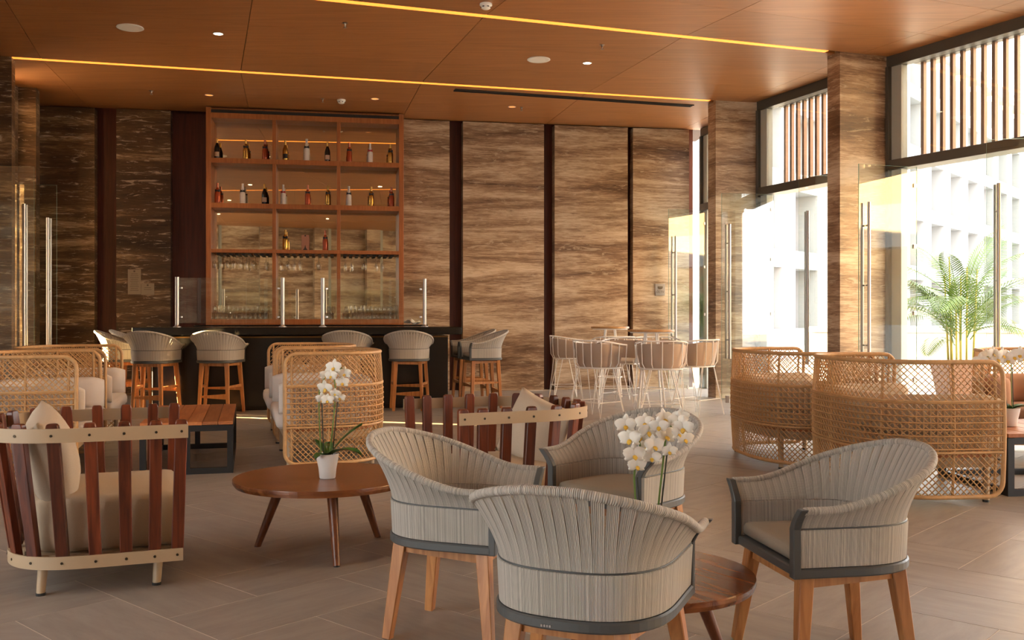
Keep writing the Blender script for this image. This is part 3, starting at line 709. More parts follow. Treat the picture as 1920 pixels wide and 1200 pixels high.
for bi, lst in hang.items():
    for px, k in lst:
        x = (BW(px, SO+.15)-sA).dot(BD); glass(k, on_shelf(x, .15, zr), True, 'clear %s glass hanging upside down in the %s' % (k, BAYS[bi]), 'hanging stemware in the '+BAYS[bi])
rg = random.Random(5); zb = zs[0]+.0435
for bi, (p0, p1, n1) in enumerate(((396, 506, 12), (612, 630, 2), (646, 748, 13))):
    for row in range(2):
        for k in range(n1):
            px = p0+(p1-p0)*(k+.5*row)/n1; x = (BW(px, SO+.1+.13*row)-sA).dot(BD)
            kind = 'tumbler' if row == 0 else rg.choice(['wine', 'flute', 'wine'])
            glass(kind, on_shelf(x, .1+.13*row, zb), False, 'clear %s glass standing on the lowest board in the %s' % (kind, BAYS[bi] if bi != 1 else 'middle bay'), 'standing glasses in the '+(BAYS[bi]))
nx = MB(); rn = random.Random(2)
nx.grid(lambda u, v: ((u-.5)*.26, (v-.5)*.2, .035+.05*math.sin(u*7+v*3)*math.cos(v*6-u*2)*(1-abs(2*u-1)**3)+.01*rn.random()), 10, 8)
p = BW(774, SO+.1)
nx.build('napkin', M['white'], smooth='all', loc=(p.x, p.y, 1.088), recalc=False); tag(bpy.data.objects['napkin'], 'crumpled white napkin on the counter beside the bottle shelf', 'napkin')

# notices and sign on the stone
def notice(px, py0, py1, w_, label):
    p = BW(px, -.006); Y = p.y; z0, z1 = zpx(py1, Y), zpx(py0, Y)
    r = thing('paper_notice', label, 'notice', (p.x, p.y, z0), BA); h = z1-z0
    MB().box((0, 0, h/2), (w_, .006, h)).build('sheet', M['paper'], r)
    MB().box((0, -.004, h-.03), (.025, .003, .025)).build('logo', M['ink'], r)
    n_ = int((h-.1)/.028)
    for k in range(n_):
        L_ = w_*(.5+.22*((k*37) % 5)/5); MB().box((0, -.0035, h-.07-k*.028), (L_, .001, .006)).build('text_line', M['ink'], r)
notice(252, 505, 552, .19, 'taller of two paper notices pinned to the shaded stone slab')
notice(277, 531, 553, .19, 'shorter of two paper notices pinned to the shaded stone slab')
p = BW(1237.5, -.012); r = thing('security_sign', 'small grey square CCTV sign on the travertine slab', 'sign', (p.x, p.y, zpx(543, p.y)), BA)
MB().box((0, 0, 0), (.175, .018, .2)).build('plate', M['signplate'], r, bevel=.005)
tcu = bpy.data.curves.new('lettering', 'FONT'); tcu.body = 'CCTV'; tcu.size = .052; tcu.align_x = 'CENTER'; tcu.extrude = .001
to = bpy.data.objects.new('tmp_text', tcu); COL.objects.link(to); dg = bpy.context.evaluated_depsgraph_get()
me = bpy.data.meshes.new_from_object(to.evaluated_get(dg)); bpy.data.objects.remove(to); me.materials.clear(); me.materials.append(M['ink'])
lo = bpy.data.objects.new('lettering', me); COL.objects.link(lo); lo.parent = r; lo.location = (0, -.0105, -.055); lo.rotation_euler = (PI/2, 0, 0)
ic = MB(); ic.box((0, -.0105, .045), (.09, .002, .016)); ic.loft([[(.045*math.cos(a)*s_, y_, .035-.03*abs(math.sin(a))*s_) for a in [PI*k/8 for k in range(9)]] for s_, y_ in ((1, -.0095), (1, -.0115))])
ic.build('camera_icon', M['ink'], r)

# ================================================================ WOVEN CHAIRS AND BAR STOOLS
def outline(w_, yf, yb, p=2.5, n=60, rs=None):
    """open D outline, right front corner -> round back -> left front corner, facing +Y, evenly spaced"""
    raw = []; ys = yf-.42*(yf-yb)
    for k in range(12): raw.append(Vector((w_, yf+(ys-yf)*k/12)))
    for k in range(61):
        a = PI*k/60; c, s = math.cos(a), math.sin(a)
        raw.append(Vector((w_*math.copysign(abs(c)**(2/p), c), ys-(ys-yb)*abs(s)**(2/p))))
    for k in range(12): raw.append(Vector((-w_, ys+(yf-ys)*(k+1)/12)))
    cum = [0]
    for a, b in zip(raw, raw[1:]): cum.append(cum[-1]+(b-a).length)
    out = []; j = 0
    for k in range(n+1):
        t = cum[-1]*k/n
        while j < len(cum)-2 and cum[j+1] < t: j += 1
        f_ = (t-cum[j])/max(1e-9, cum[j+1]-cum[j]); out.append(raw[j].lerp(raw[j+1], f_))
    return out, cum[-1]
class Curve:
    def __init__(s, *a, **k):
        s.p, s.len = outline(*a, n=240, **k); s.N = 240
        s.n = []
        for i in range(241):
            t = s.p[min(240, i+1)]-s.p[max(0, i-1)]; s.n.append(Vector((-t.y, t.x)).normalized() if False else Vector((t.y, -t.x)).normalized())
        if s.n[0].x < 0: s.n = [-v for v in s.n]
    def at(s, t, off=0.0):
        f_ = min(max(t, 0), 1)*s.N; i = min(int(f_), s.N-1); k = f_-i
        return s.p[i].lerp(s.p[i+1], k)+s.n[i].lerp(s.n[i+1], k)*off
CC = Curve(.25, .235, -.235, p=2.6)
def sm(x): x = min(1, max(0, x)); return x*x*(3-2*x)
def ztop(s_):
    k = sm(1-abs(2*s_-1)*1.18+.05)
    return .225+.165*k**1.05
def prof(s_, v):                          # outward offset of the upper band at height v (0..1)
    k = sm(1-abs(2*s_-1)); return (.035+.05*k)*v**1.5+.014*v
def shell_parts(root):
    # base plate
    ring = [CC.at(i/48, .012) for i in range(49)]
    MB().prism(ring, 0, .032).build('seat_plate', M['chair_metal'], root, bevel=.005)
    # lower woven band
    mb = MB()
    def sheet(off0, off1, z0, z1, n=72):
        mb.grid(lambda u, v: (*CC.at(.008+.984*u, off0+(off1-off0)*v), z0+(z1-z0)*v), n, 2)
    sheet(.004, .01, .034, .155); sheet(-.018, -.014, .034, .155)
    mb.grid(lambda u, v: (*CC.at(.008+.984*u, -.014+.024*v), .155+.006*math.sin(PI*v)), 72, 2)
    stuff(mb.build('lower_weave', M['cord'], root, smooth='all', recalc=False))
    # upper band: bundles of cord, gaps opening toward the rim
    mb = MB(); N = 42
    for i in range(N):
        u0, u1 = .008+.984*i/N, .008+.984*(i+1)/N; nv = 7; rings = []
        for j in range(nv+1):
            v = j/nv; mid = (u0+u1)/2; g = (u1-u0)*(.02+.24*sm(1.35-2.2*abs(mid-.5))*v**2)*(.5 if i % 2 else 1)
            a_, b_ = u0+g/2, u1-g/2; zt = .16+(ztop(mid)-.16)*v
            za = .16+(ztop(a_)-.16)*v; zb_ = .16+(ztop(b_)-.16)*v
            oa, ob = prof(a_, v)+.004, prof(b_, v)+.004; th = .014
            pts = [(*CC.at(a_, oa), za), (*CC.at(mid, prof(mid, v)+.004), zt), (*CC.at(b_, ob), zb_), (*CC.at(b_, ob-th), zb_), (*CC.at(mid, prof(mid, v)+.004-th), zt), (*CC.at(a_, oa-th), za)]
            rings.append(pts)
        base = len(mb.V)
        mb.loft(rings)
        for q in range(base, len(mb.V)):
            k = (q-base) % 6; mb.UV[q] = ((0, .5, 1, 1, .5, 0)[k], (q-base)//6/nv)
    stuff(mb.build('upper_weave', M['strap'], root, smooth=True, recalc=True))
    # wrapped rim roll
    pth = [(*CC.at(u, prof(u, 1)-.003), ztop(u)) for u in [.004+.992*k/80 for k in range(81)]]
    mb = MB().tube(pth, .0135, 10)
    for q in range(len(mb.V)): mb.UV[q] = ((q//10)/80, 0)
    mb.build('rim', M['cord'], root, smooth='all')
    MB().tube([(*CC.at(.008+.984*k/60, .004), .159) for k in range(61)], .0035, 6).build('waist_cord', M['chair_metal'], root, smooth='all')
    # front posts
    for e in (0.0, 1.0):
        rings = []; sg = 1 if e == 0 else -1
        for z in (.0, .06, .11, .16, .18, .2, ztop(e)+.008):
            v = max(0, (z-.16)/(ztop(e)-.16)); o_ = prof(e, v)
            c = CC.at(e, o_)
            rings.append([(c.x+sg*dx, c.y+dy, z) for dx, dy in ((.012, -.012), (.012, .014), (-.022, .014), (-.022, -.012))])
        MB().loft(rings).build('arm_post', M['chair_metal'], root, bevel=.003)
    # cushion
    ringp = [CC.at(i/40, -.03) for i in range(41)]
    ringp = [Vector((p.x, min(p.y, .218))) for p in ringp]
    cen = Vector((0, -.01)); rings = []
    for s_, z in ((.94, .034), (1, .045), (1.0, .068), (.975, .082), (.93, .088), (.6, .096), (.2, .098), (.02, .098)):
        rings.append([(*(cen+(p-cen)*s_), z) for p in ringp])
    MB().loft(rings).build('cushion', M['cushion'], root, smooth='all')
def leg_set(root, H, stool):
    tops = [(.205, .185), (-.205, .185), (.155, -.165), (-.155, -.165)]; k = .055 if not stool else .045
    bots = [(x+math.copysign(k*(1 if y > 0 else .6), x), y+math.copysign(k*.8, y)) for x, y in tops]
    for (x, y), (bx_, by_) in zip(tops, bots):
        MB().beam((bx_, by_, -H), (x, y, 0), .034, .05, up=(0, 1, 0)).build('leg', M['teak'], root, bevel=.003)
    for i, j in ((0, 1), (2, 3), (0, 2), (1, 3)):
        MB().beam((*tops[i], -.022), (*tops[j], -.022), .026, da=.04).build('apron', M['teak'], root)
    if stool:
        for i, j, z, h in ((0, 1, .3, .05), (2, 3, .22, .07), (0, 2, .34, .035), (1, 3, .34, .035)):
            f_ = 1-z/H if False else z/H
            P = lambda q: (bots[q][0]+(tops[q][0]-bots[q][0])*f_, bots[q][1]+(tops[q][1]-bots[q][1])*f_, -H+z)
            MB().beam(P(i), P(j), .022, da=h).build('stretcher', M['teak'], root)
        MB().box((0, 0, -.005), (.5, .46, .01)).build('under_board', M['chair_metal'], root) if False else None
def woven(name, stool, label, x, y, H, rz, group):
    r = thing(name, label, 'chair' if not stool else 'stool', (x, y, H), rz, group); shell_parts(r); leg_set(r, H, stool); return r
CH = .36
chair = woven('dining_chair', False, 'grey woven tub chair with its outer back showing, against the small round table', .22, 2.82, CH, facing(.38, .925), 'woven dining chairs round the small table')
for (x, y, dx, dy, lab) in ((-.205, 3.735, .94, -.34, 'grey woven tub chair between the round coffee table and the small round table'),
                            (.523, 4.46, -.68, -.73, 'grey woven tub chair directly behind the potted orchid'),
                            (1.105, 3.4, -1, -.16, 'grey woven tub chair standing clear on the open floor beside the wicker loveseats')):
    c = copy_tree(chair); place(c, x, y, CH, facing(dx, dy), lab)
for k in range(4): MB().box((-.05+.008*k, -.2485, .012), (.005, .002, .006)).build('maker_mark', M['signplate'], chair)
SH = .635
stl = woven('bar_stool', True, 'grey woven bar stool at the bar front, side lit golden by low sun', 0, 0, SH, 0, 'woven bar stools round the bar')
p = FL(290, 777); place(stl, p[0], p[1]+.2, SH, facing(-BN.x*-1, BN.y))
def stool_at(px, Y, dx, dy, lab):
    c = copy_tree(stl); place(c, (px-CX)/FPX*Y, Y, SH, facing(dx, dy), lab); return c
place(stl, (288-CX)/FPX*12.0, 12.0, SH, facing(.05, 1))
stool_at(410, 12.15, .02, 1, 'grey woven bar stool at the bar front behind the plank coffee table')
stool_at(652, 12.55, -.03, 1, 'grey woven bar stool at the bar front half hidden by the wicker loveseat')
stool_at(766.5, 12.62, -.05, 1, 'grey woven bar stool at the bar front standing clear near the granite corner')
stool_at(905, 12.95, -.95, -.3, 'front one of two woven bar stools at the stone-slab bar end')
stool_at(884, 13.66, -.97, -.25, 'rear one of two woven bar stools at the stone-slab bar end')
stool_at(231, 12.45, .97, .2, 'front one of two woven bar stools at the shaded-stone bar end')
stool_at(256, 13.15, .97, .2, 'rear one of two woven bar stools at the shaded-stone bar end')

# ================================================================ ROUND TABLES
def round_table(x, y, R, h, a0, grain, label):
    r = thing('round_table', label, 'table', (x, y, 0), grain, 'round three-legged tables')
    # top made of boards
    nb = 7; th = .032
    for k in range(nb):
        y0, y1 = -R+2*R*k/nb, -R+2*R*(k+1)/nb
        y0g, y1g = y0+.0006, y1-.0006; pts = []
        for s in range(13):
            yy = y0g+(y1g-y0g)*s/12; pts.append((math.sqrt(max(0, R*R-yy*yy)), yy))
        for s in range(13):
            yy = y1g+(y0g-y1g)*s/12; pts.append((-math.sqrt(max(0, R*R-yy*yy)), yy))
        q = []
        for p_ in pts:
            if not q or abs(p_[0]-q[-1][0])+abs(p_[1]-q[-1][1]) > 1e-5: q.append(p_)
        rings = [[(px_*s_, py_ if s_ == 1 else py_, z) for px_, py_ in q] for s_, z in ((.975, h-th), (1, h-th*.5), (1, h-.004), (.994, h))]
        MB().loft(rings).build('board', M['acacia'], r)
    MB().lathe([(R*.55, h-th-.03), (R*.58, h-th)], 28).build('under_frame', M['acacia_leg'], r)
    for k in range(3):
        a = a0-grain+k*2*PI/3
        MB().tube([(R*.8*math.cos(a), R*.8*math.sin(a), 0.002), (R*.5*math.cos(a), R*.5*math.sin(a), h-th)], lambda t: .017+.011*t, 12).build('leg', M['acacia_leg'], r, smooth=True)
        MB().lathe([(.016, 0), (.016, .006)], 12, c=(R*.8*math.cos(a), R*.8*math.sin(a), 0)).build('foot', M['black'], r)
    return r
TB = (-.97, 5.02); TB2 = (.45, 3.36)
round_table(*TB, .46, .38, R_(50), R_(8), 'dark acacia round coffee table holding a potted orchid, beside the slatted armchairs')
round_table(*TB2, .385, .318, R_(15), R_(-55), 'small dark acacia round table tucked among the woven tub chairs')

# ================================================================ ORCHIDS
def orchid(base, h_pot, r_pot, flowers, stems, label, seed, leaves, fr=.036):
    rr = random.Random(seed); bx_, by_, bz_ = base
    r = thing('potted_orchid', label, 'plant', base, 0, 'white orchids in white pots')
    MB().lathe([(.001, 0), (r_pot*.66, 0), (r_pot*.7, .004), (r_pot*.78, h_pot*.4), (r_pot*.95, h_pot*.8), (r_pot, h_pot), (r_pot*.93, h_pot), (r_pot*.88, h_pot*.86)], 28).build('pot', M['white'], r, smooth=True)
    MB().lathe([(r_pot*.9, h_pot*.86), (r_pot*.4, h_pot*.9), (.001, h_pot*.92)], 16).build('bark', M['soil'], r)
    for (pts) in stems:
        P = [Vector(p) for p in pts]; C = []
        for i in range(len(P)-1):
            for t in (0, .25, .5, .75):
                p0, p1, p2, p3 = P[max(0, i-1)], P[i], P[i+1], P[min(len(P)-1, i+2)]
                C.append(.5*((2*p1)+(p2-p0)*t+(2*p0-5*p1+4*p2-p3)*t*t+(3*p1-p0-3*p2+p3)*t**3))
        C.append(P[-1])
        st = MB().tube(C, .0035, 7).build('stem', M['stem'], r, smooth=True)
        MB().tube([P[0]+Vector((.012, .008, 0)), P[1]+Vector((.012, .008, 0))], .003, 6).build('stake', M['stake'], st)
    for (a, L_, el, wd) in leaves:
        d = Vector((math.cos(a), math.sin(a), 0)); sd = Vector((-d.y, d.x, 0))
        def fn(u, v):
            e = el-1.3*u; q = Vector((0, 0, h_pot*.9)); N = 8; pz = 0; pr = 0
            for k in range(int(u*N+.5)): ee = el-(.45 if el > .94 else 1.1)*(k/N); pr += math.cos(ee)*L_/N; pz += math.sin(ee)*L_/N
            ww = wd*math.sin(PI*min(1, .1+u*.9))**.6; x = (v-.5)*2
            return q+d*(pr+.01)+Vector((0, 0, pz+.012*abs(x)))+sd*x*ww
        mb = MB(); mb.grid(fn, 8, 4); o = mb.build('leaf', M['leaf'], r, smooth='all', recalc=False)
    for (fx, fy, fz, sc_) in flowers:
        yaw = rr.uniform(-.5, .5); pit = rr.uniform(-.25, .35); rot = Euler((pit, 0, yaw)).to_matrix(); c = Vector((fx, fy, fz)); R = fr*sc_
        mb = MB()
        for (ang, L_, wd) in ((90, 1.0, .52), (210, .95, .5), (330, .95, .5), (15, 1.05, .85), (165, 1.05, .85)):
            a = R_(ang+rr.uniform(-5, 5)); d = Vector((math.cos(a), 0, math.sin(a))); s_ = Vector((-math.sin(a), 0, math.cos(a))); lift = -.003 if wd > .6 else .002
            def pf(u, v):
                ww = wd*R*.62*math.sin(PI*(.12+.83*u)**.9)**.75; x = (v-.5)*2
                return c+rot@(d*(u*L_*R+.001)+s_*x*ww+Vector((0, lift-.14*R*math.sin(u*2.2)+.16*R*x*x*u, 0)))
            mb.grid(pf, 6, 4)
        o = mb.build('flower', M['petal'], r, smooth='all', recalc=False)
        lb = MB(); lb.loft([[(c+rot@Vector((R*w_*math.cos(t), -R*y_+R*w_*.3*math.sin(t), -R*.12-R*z_+R*w_*.5*math.sin(t)))) for t in [2*PI*k/8 for k in range(8)]] for w_, y_, z_ in ((.05, .02, 0), (.2, .16, .05), (.22, .28, .2), (.1, .32, .34), (.02, .3, .4))])
        lb.build('lip', M['lip'], o, smooth='all')
def rel(base, px, py, dy=0):
    p = AT(px, py, base[1]+dy); return Vector((p[0]-base[0], dy, p[2]-base[2]))
rf = random.Random(21)
bs = ((614-CX)/FPX*4.95, 4.95, .381)
fl1 = [(626, 688, 1.15), (612, 703, .95), (610, 727, 1.15), (604, 747, .9), (614, 750, .9), (624, 748, .85), (637, 745, .8), (642, 717, .95), (646, 700, .95), (628, 737, .7), (621, 704, .9)]
orchid(bs, .125, .058, [(*rel(bs, x, y, -.02+rf.uniform(-.03, .02)), s) for x, y, s in fl1],
       [[(-.03, -.01, .1), rel(bs, 598, 745), rel(bs, 606, 715), rel(bs, 613, 700)], [(.01, 0, .1), rel(bs, 629, 745), rel(bs, 627, 705), rel(bs, 640, 690), rel(bs, 645, 705)]],
       'white orchid in a white pot on the round coffee table', 4, [(.12, .23, .95, .033), (-.45, .21, .55, .034), (-2.0, .1, .4, .03), (2.7, .1, 1.0, .025), (1.7, .12, .9, .025)])
bs = ((1216-CX)/FPX*3.36, 3.36, .319)
fl2 = [(1173, 796, 1.0), (1181, 822, 1.1), (1189, 852, 1.1), (1194, 872, .95), (1209, 792, .9), (1216, 807, 1.05), (1226, 835, 1.05), (1213, 838, .85), (1222, 857, .85), (1245, 784, .95), (1248, 816, 1.15), (1235, 798, .9), (1255, 845, .75), (1271, 788, .9), (1281, 801, 1.05), (1277, 780, .8), (1284, 822, .9), (1272, 812, .8), (1201, 818, .9)]
orchid(bs, .125, .058, [(*rel(bs, x, y, -.02+rf.uniform(-.03, .02)), s) for x, y, s in fl2],
       [[(-.03, -.01, .1), rel(bs, 1189, 895), rel(bs, 1200, 835), rel(bs, 1185, 805), rel(bs, 1176, 800)], [(.02, 0, .1), rel(bs, 1245, 850), rel(bs, 1250, 815), rel(bs, 1262, 795), rel(bs, 1280, 785)]],
       'white orchid with two flowering stems on the small round table among tub chairs', 9, [(2.8, .14, 1.1, .03), (.3, .12, .6, .03), (1.5, .12, .8, .028)])
bs = ((1893-CX)/FPX*6.95, 6.95, .422)
fl3 = [(1838, 676, 1), (1850, 668, 1.1), (1862, 662, 1), (1870, 672, 1.1), (1880, 665, 1.1), (1890, 674, 1.1), (1902, 668, 1), (1912, 664, 1.1), (1920, 672, 1), (1925, 664, 1)]
orchid(bs, .13, .07, [(*rel(bs, x, y, -.02+rf.uniform(-.05, .03)), s*1.15) for x, y, s in fl3],
       [[(-.02, 0, .1), rel(bs, 1876, 690), rel(bs, 1866, 668), rel(bs, 1842, 672)], [(.02, 0, .1), rel(bs, 1896, 690), rel(bs, 1902, 665), rel(bs, 1922, 668)]],
       'white orchid in a white pot on the plank table by the window wall', 14, [(2.8, .16, .8, .03), (-.5, .16, .5, .035), (.2, .18, .5, .03), (-2.4, .12, .6, .03), (1.6, .12, .6, .03)], fr=.045)

# ================================================================ PLANK TABLES
def plank_table(x, y, W, D, h, rz, label, posts=3, nb=6):
    r = thing('plank_table', label, 'table', (x, y, 0), rz, 'plank-topped black frame tables')
    for k in range(nb):
        MB().box((-W/2+W*(k+.5)/nb, 0, h-.013), (W/nb-.005, D, .026)).build('plank', M['plank'], r, bevel=.002)
    t = .045
    for sy in (-1, 1):
        for k in range(posts): MB().box((-W/2+t/2+(W-t)*k/(posts-1), sy*(D/2-t/2), (h-.03)/2), (t, t, h-.03)).build('leg', M['black'], r)
        MB().box((0, sy*(D/2-t/2), t/2), (W-2*t, t*.98, t)).build('rail', M['black'], r); MB().box((0, sy*(D/2-t/2), h-.05), (W-2*t, t*.98, t)).build('rail', M['black'], r)
    for sx in (-1, 1):
        MB().box((sx*(W/2-t/2), 0, t/2), (t*.98, D-2*t, t)).build('rail', M['black'], r); MB().box((sx*(W/2-t/2), 0, h-.05), (t*.98, D-2*t, t)).build('rail', M['black'], r)
    return r
plank_table(-2.68, 8.15, .68, 1.55, .4, R_(15), 'reddish plank coffee table on a black steel frame between the facing wicker seats')
plank_table(3.68, 6.98, .8, .9, .42, R_(5), 'plank side table on a black steel frame carrying a potted orchid', 2, 5)

# ================================================================ SLATTED ARMCHAIRS
def slat_chair(x, y, rz, label):
    r = thing('slatted_armchair', label, 'armchair', (x, y, 0), rz, 'slatted lounge armchairs')
    ct = Curve(.46, .42, -.42, p=3.0); cb = Curve(.43, .40, -.33, p=3.0)
    for (c, z0, z1) in ((ct, .665, .725), (cb, .115, .17)):
        mb = MB(); mb.loft([[(*c.at(u, 0), z0), (*c.at(u, .009), z0), (*c.at(u, .009), z1), (*c.at(u, 0), z1)] for u in [k/90 for k in range(91)]])
        rail = mb.build('rail', M['cream'], r, smooth=True)
    us = [.012, .058, .115, .175, .24]; us = us+[.305, .37, .435, .5]; us = us+[1-u for u in us[:-1]][::-1]
    for u in us:
        a = cb.at(u, -.018); b = ct.at(u, -.018); n_ = (ct.at(u, 1)-ct.at(u, 0)).normalized(); t = Vector((-n_.y, n_.x))
        b2 = a+(b-a)*1.03; w_ = .026
        rings = []
        for f_, s_ in ((0, 1), (.97, 1), (.99, .9), (1.0, .65)):
            c = a+(b2-a)*f_; z = .125+(.745-.125)*f_
            rings.append([(*(c+t*w_*s_*i+n_*.0165*(s_ if j > 0 else 1)*j), z) for i, j in ((-1, -1), (1, -1), (1, 1), (-1, 1))])
        MB().loft(rings).build('slat', M['ipe'], r, bevel=.003)
        for c, z in ((ct, .695), (cb, .1425)):
            q = c.at(u, .009); q2 = c.at(u, .0115)
            MB().tube([(*q, z), (*q2, z)], .006, 8).build('screw', M['screw'], r)
    for sx in (-1, 1):
        for yy in (-.17, .3):
            lg = MB().tube([(sx*.37, yy-.01, .008), (sx*.35, yy, .15)], lambda t: .018+.004*t, 12).build('leg', M['cream'], r, smooth=True)
            MB().lathe([(.02, 0), (.02, .012)], 12, c=(sx*.37, yy-.01, 0)).build('foot', M['black'], lg)
    ring = [cb.at(k/60, -.05) for k in range(61)]
    MB().prism(ring, .13, .165).build('seat_base', M['cream'], r)
    ring = [cb.at(k/60, -.06) for k in range(61)]; cen = Vector((0, 0)); rings = []
    for s_, z in ((.9, .168), (.985, .19), (1, .24), (1, .34), (.985, .385), (.94, .405), (.85, .415), (.5, .425), (.05, .427)):
        rings.append([(*(cen+(p-cen)*s_), z) for p in ring])
    MB().loft(rings).build('seat_cushion', M['linen'], r, smooth='all')
    return r
def pillow(x, y, z, rz, tilt, label, W=.5, Hh=.5, T=.2, roll=.0, mat='linen2'):
    mb = MB()
    def fn(sg):
        def f_(u, v):
            a, b = 2*u-1, 2*v-1
            t = T/2*(max(0, 1-abs(a)**2.4)**.55)*(max(0, 1-abs(b)**2.4)**.55)
            pin = 1-.1*(1-abs(a)**2)*abs(b)**3; pin2 = 1-.1*(1-abs(b)**2)*abs(a)**3
            return (a*W/2*pin2, sg*t+.006*math.sin(9*a+4*b)*(1-a*a)*(1-b*b), b*Hh/2*pin+Hh/2)
        return f_
    mb.grid(fn(1), 16, 16); mb.grid(fn(-1), 16, 16)
    o = mb.build('pillow', M[mat], smooth='all', weld=True); o.location = (x, y, z)
    o.rotation_euler = (Matrix.Rotation(rz, 3, 'Z') @ Matrix.Rotation(tilt, 3, 'X') @ Matrix.Rotation(roll, 3, 'Y')).to_euler()
    return tag(o, label, 'pillow', 'loose linen pillows')
S1 = Vector((-2.0, 4.6)); f1 = Vector((.93, .36)).normalized()
slat_chair(S1.x, S1.y, facing(*f1), 'slatted hardwood armchair with cream bands beside the wicker loveseat and plank table')
S2 = Vector((-.06, 5.38)); f2 = Vector((-.92, -.4)).normalized()
slat_chair(S2.x, S2.y, facing(*f2), 'slatted hardwood armchair with cream bands standing behind the woven tub chairs')
p = S1-f1*.1; pillow(p.x+.03, p.y-.1, .34, facing(*f1), R_(12), 'plump linen pillow in the slatted armchair beside the wicker loveseat', .46, .46, .22, R_(10))
p = S2-f2*.12; pillow(p.x, p.y-.02, .38, facing(*f2)+R_(25), R_(18), 'plump linen pillow leaning in the slatted armchair behind the tub chairs', .46, .4, .18, R_(-16))

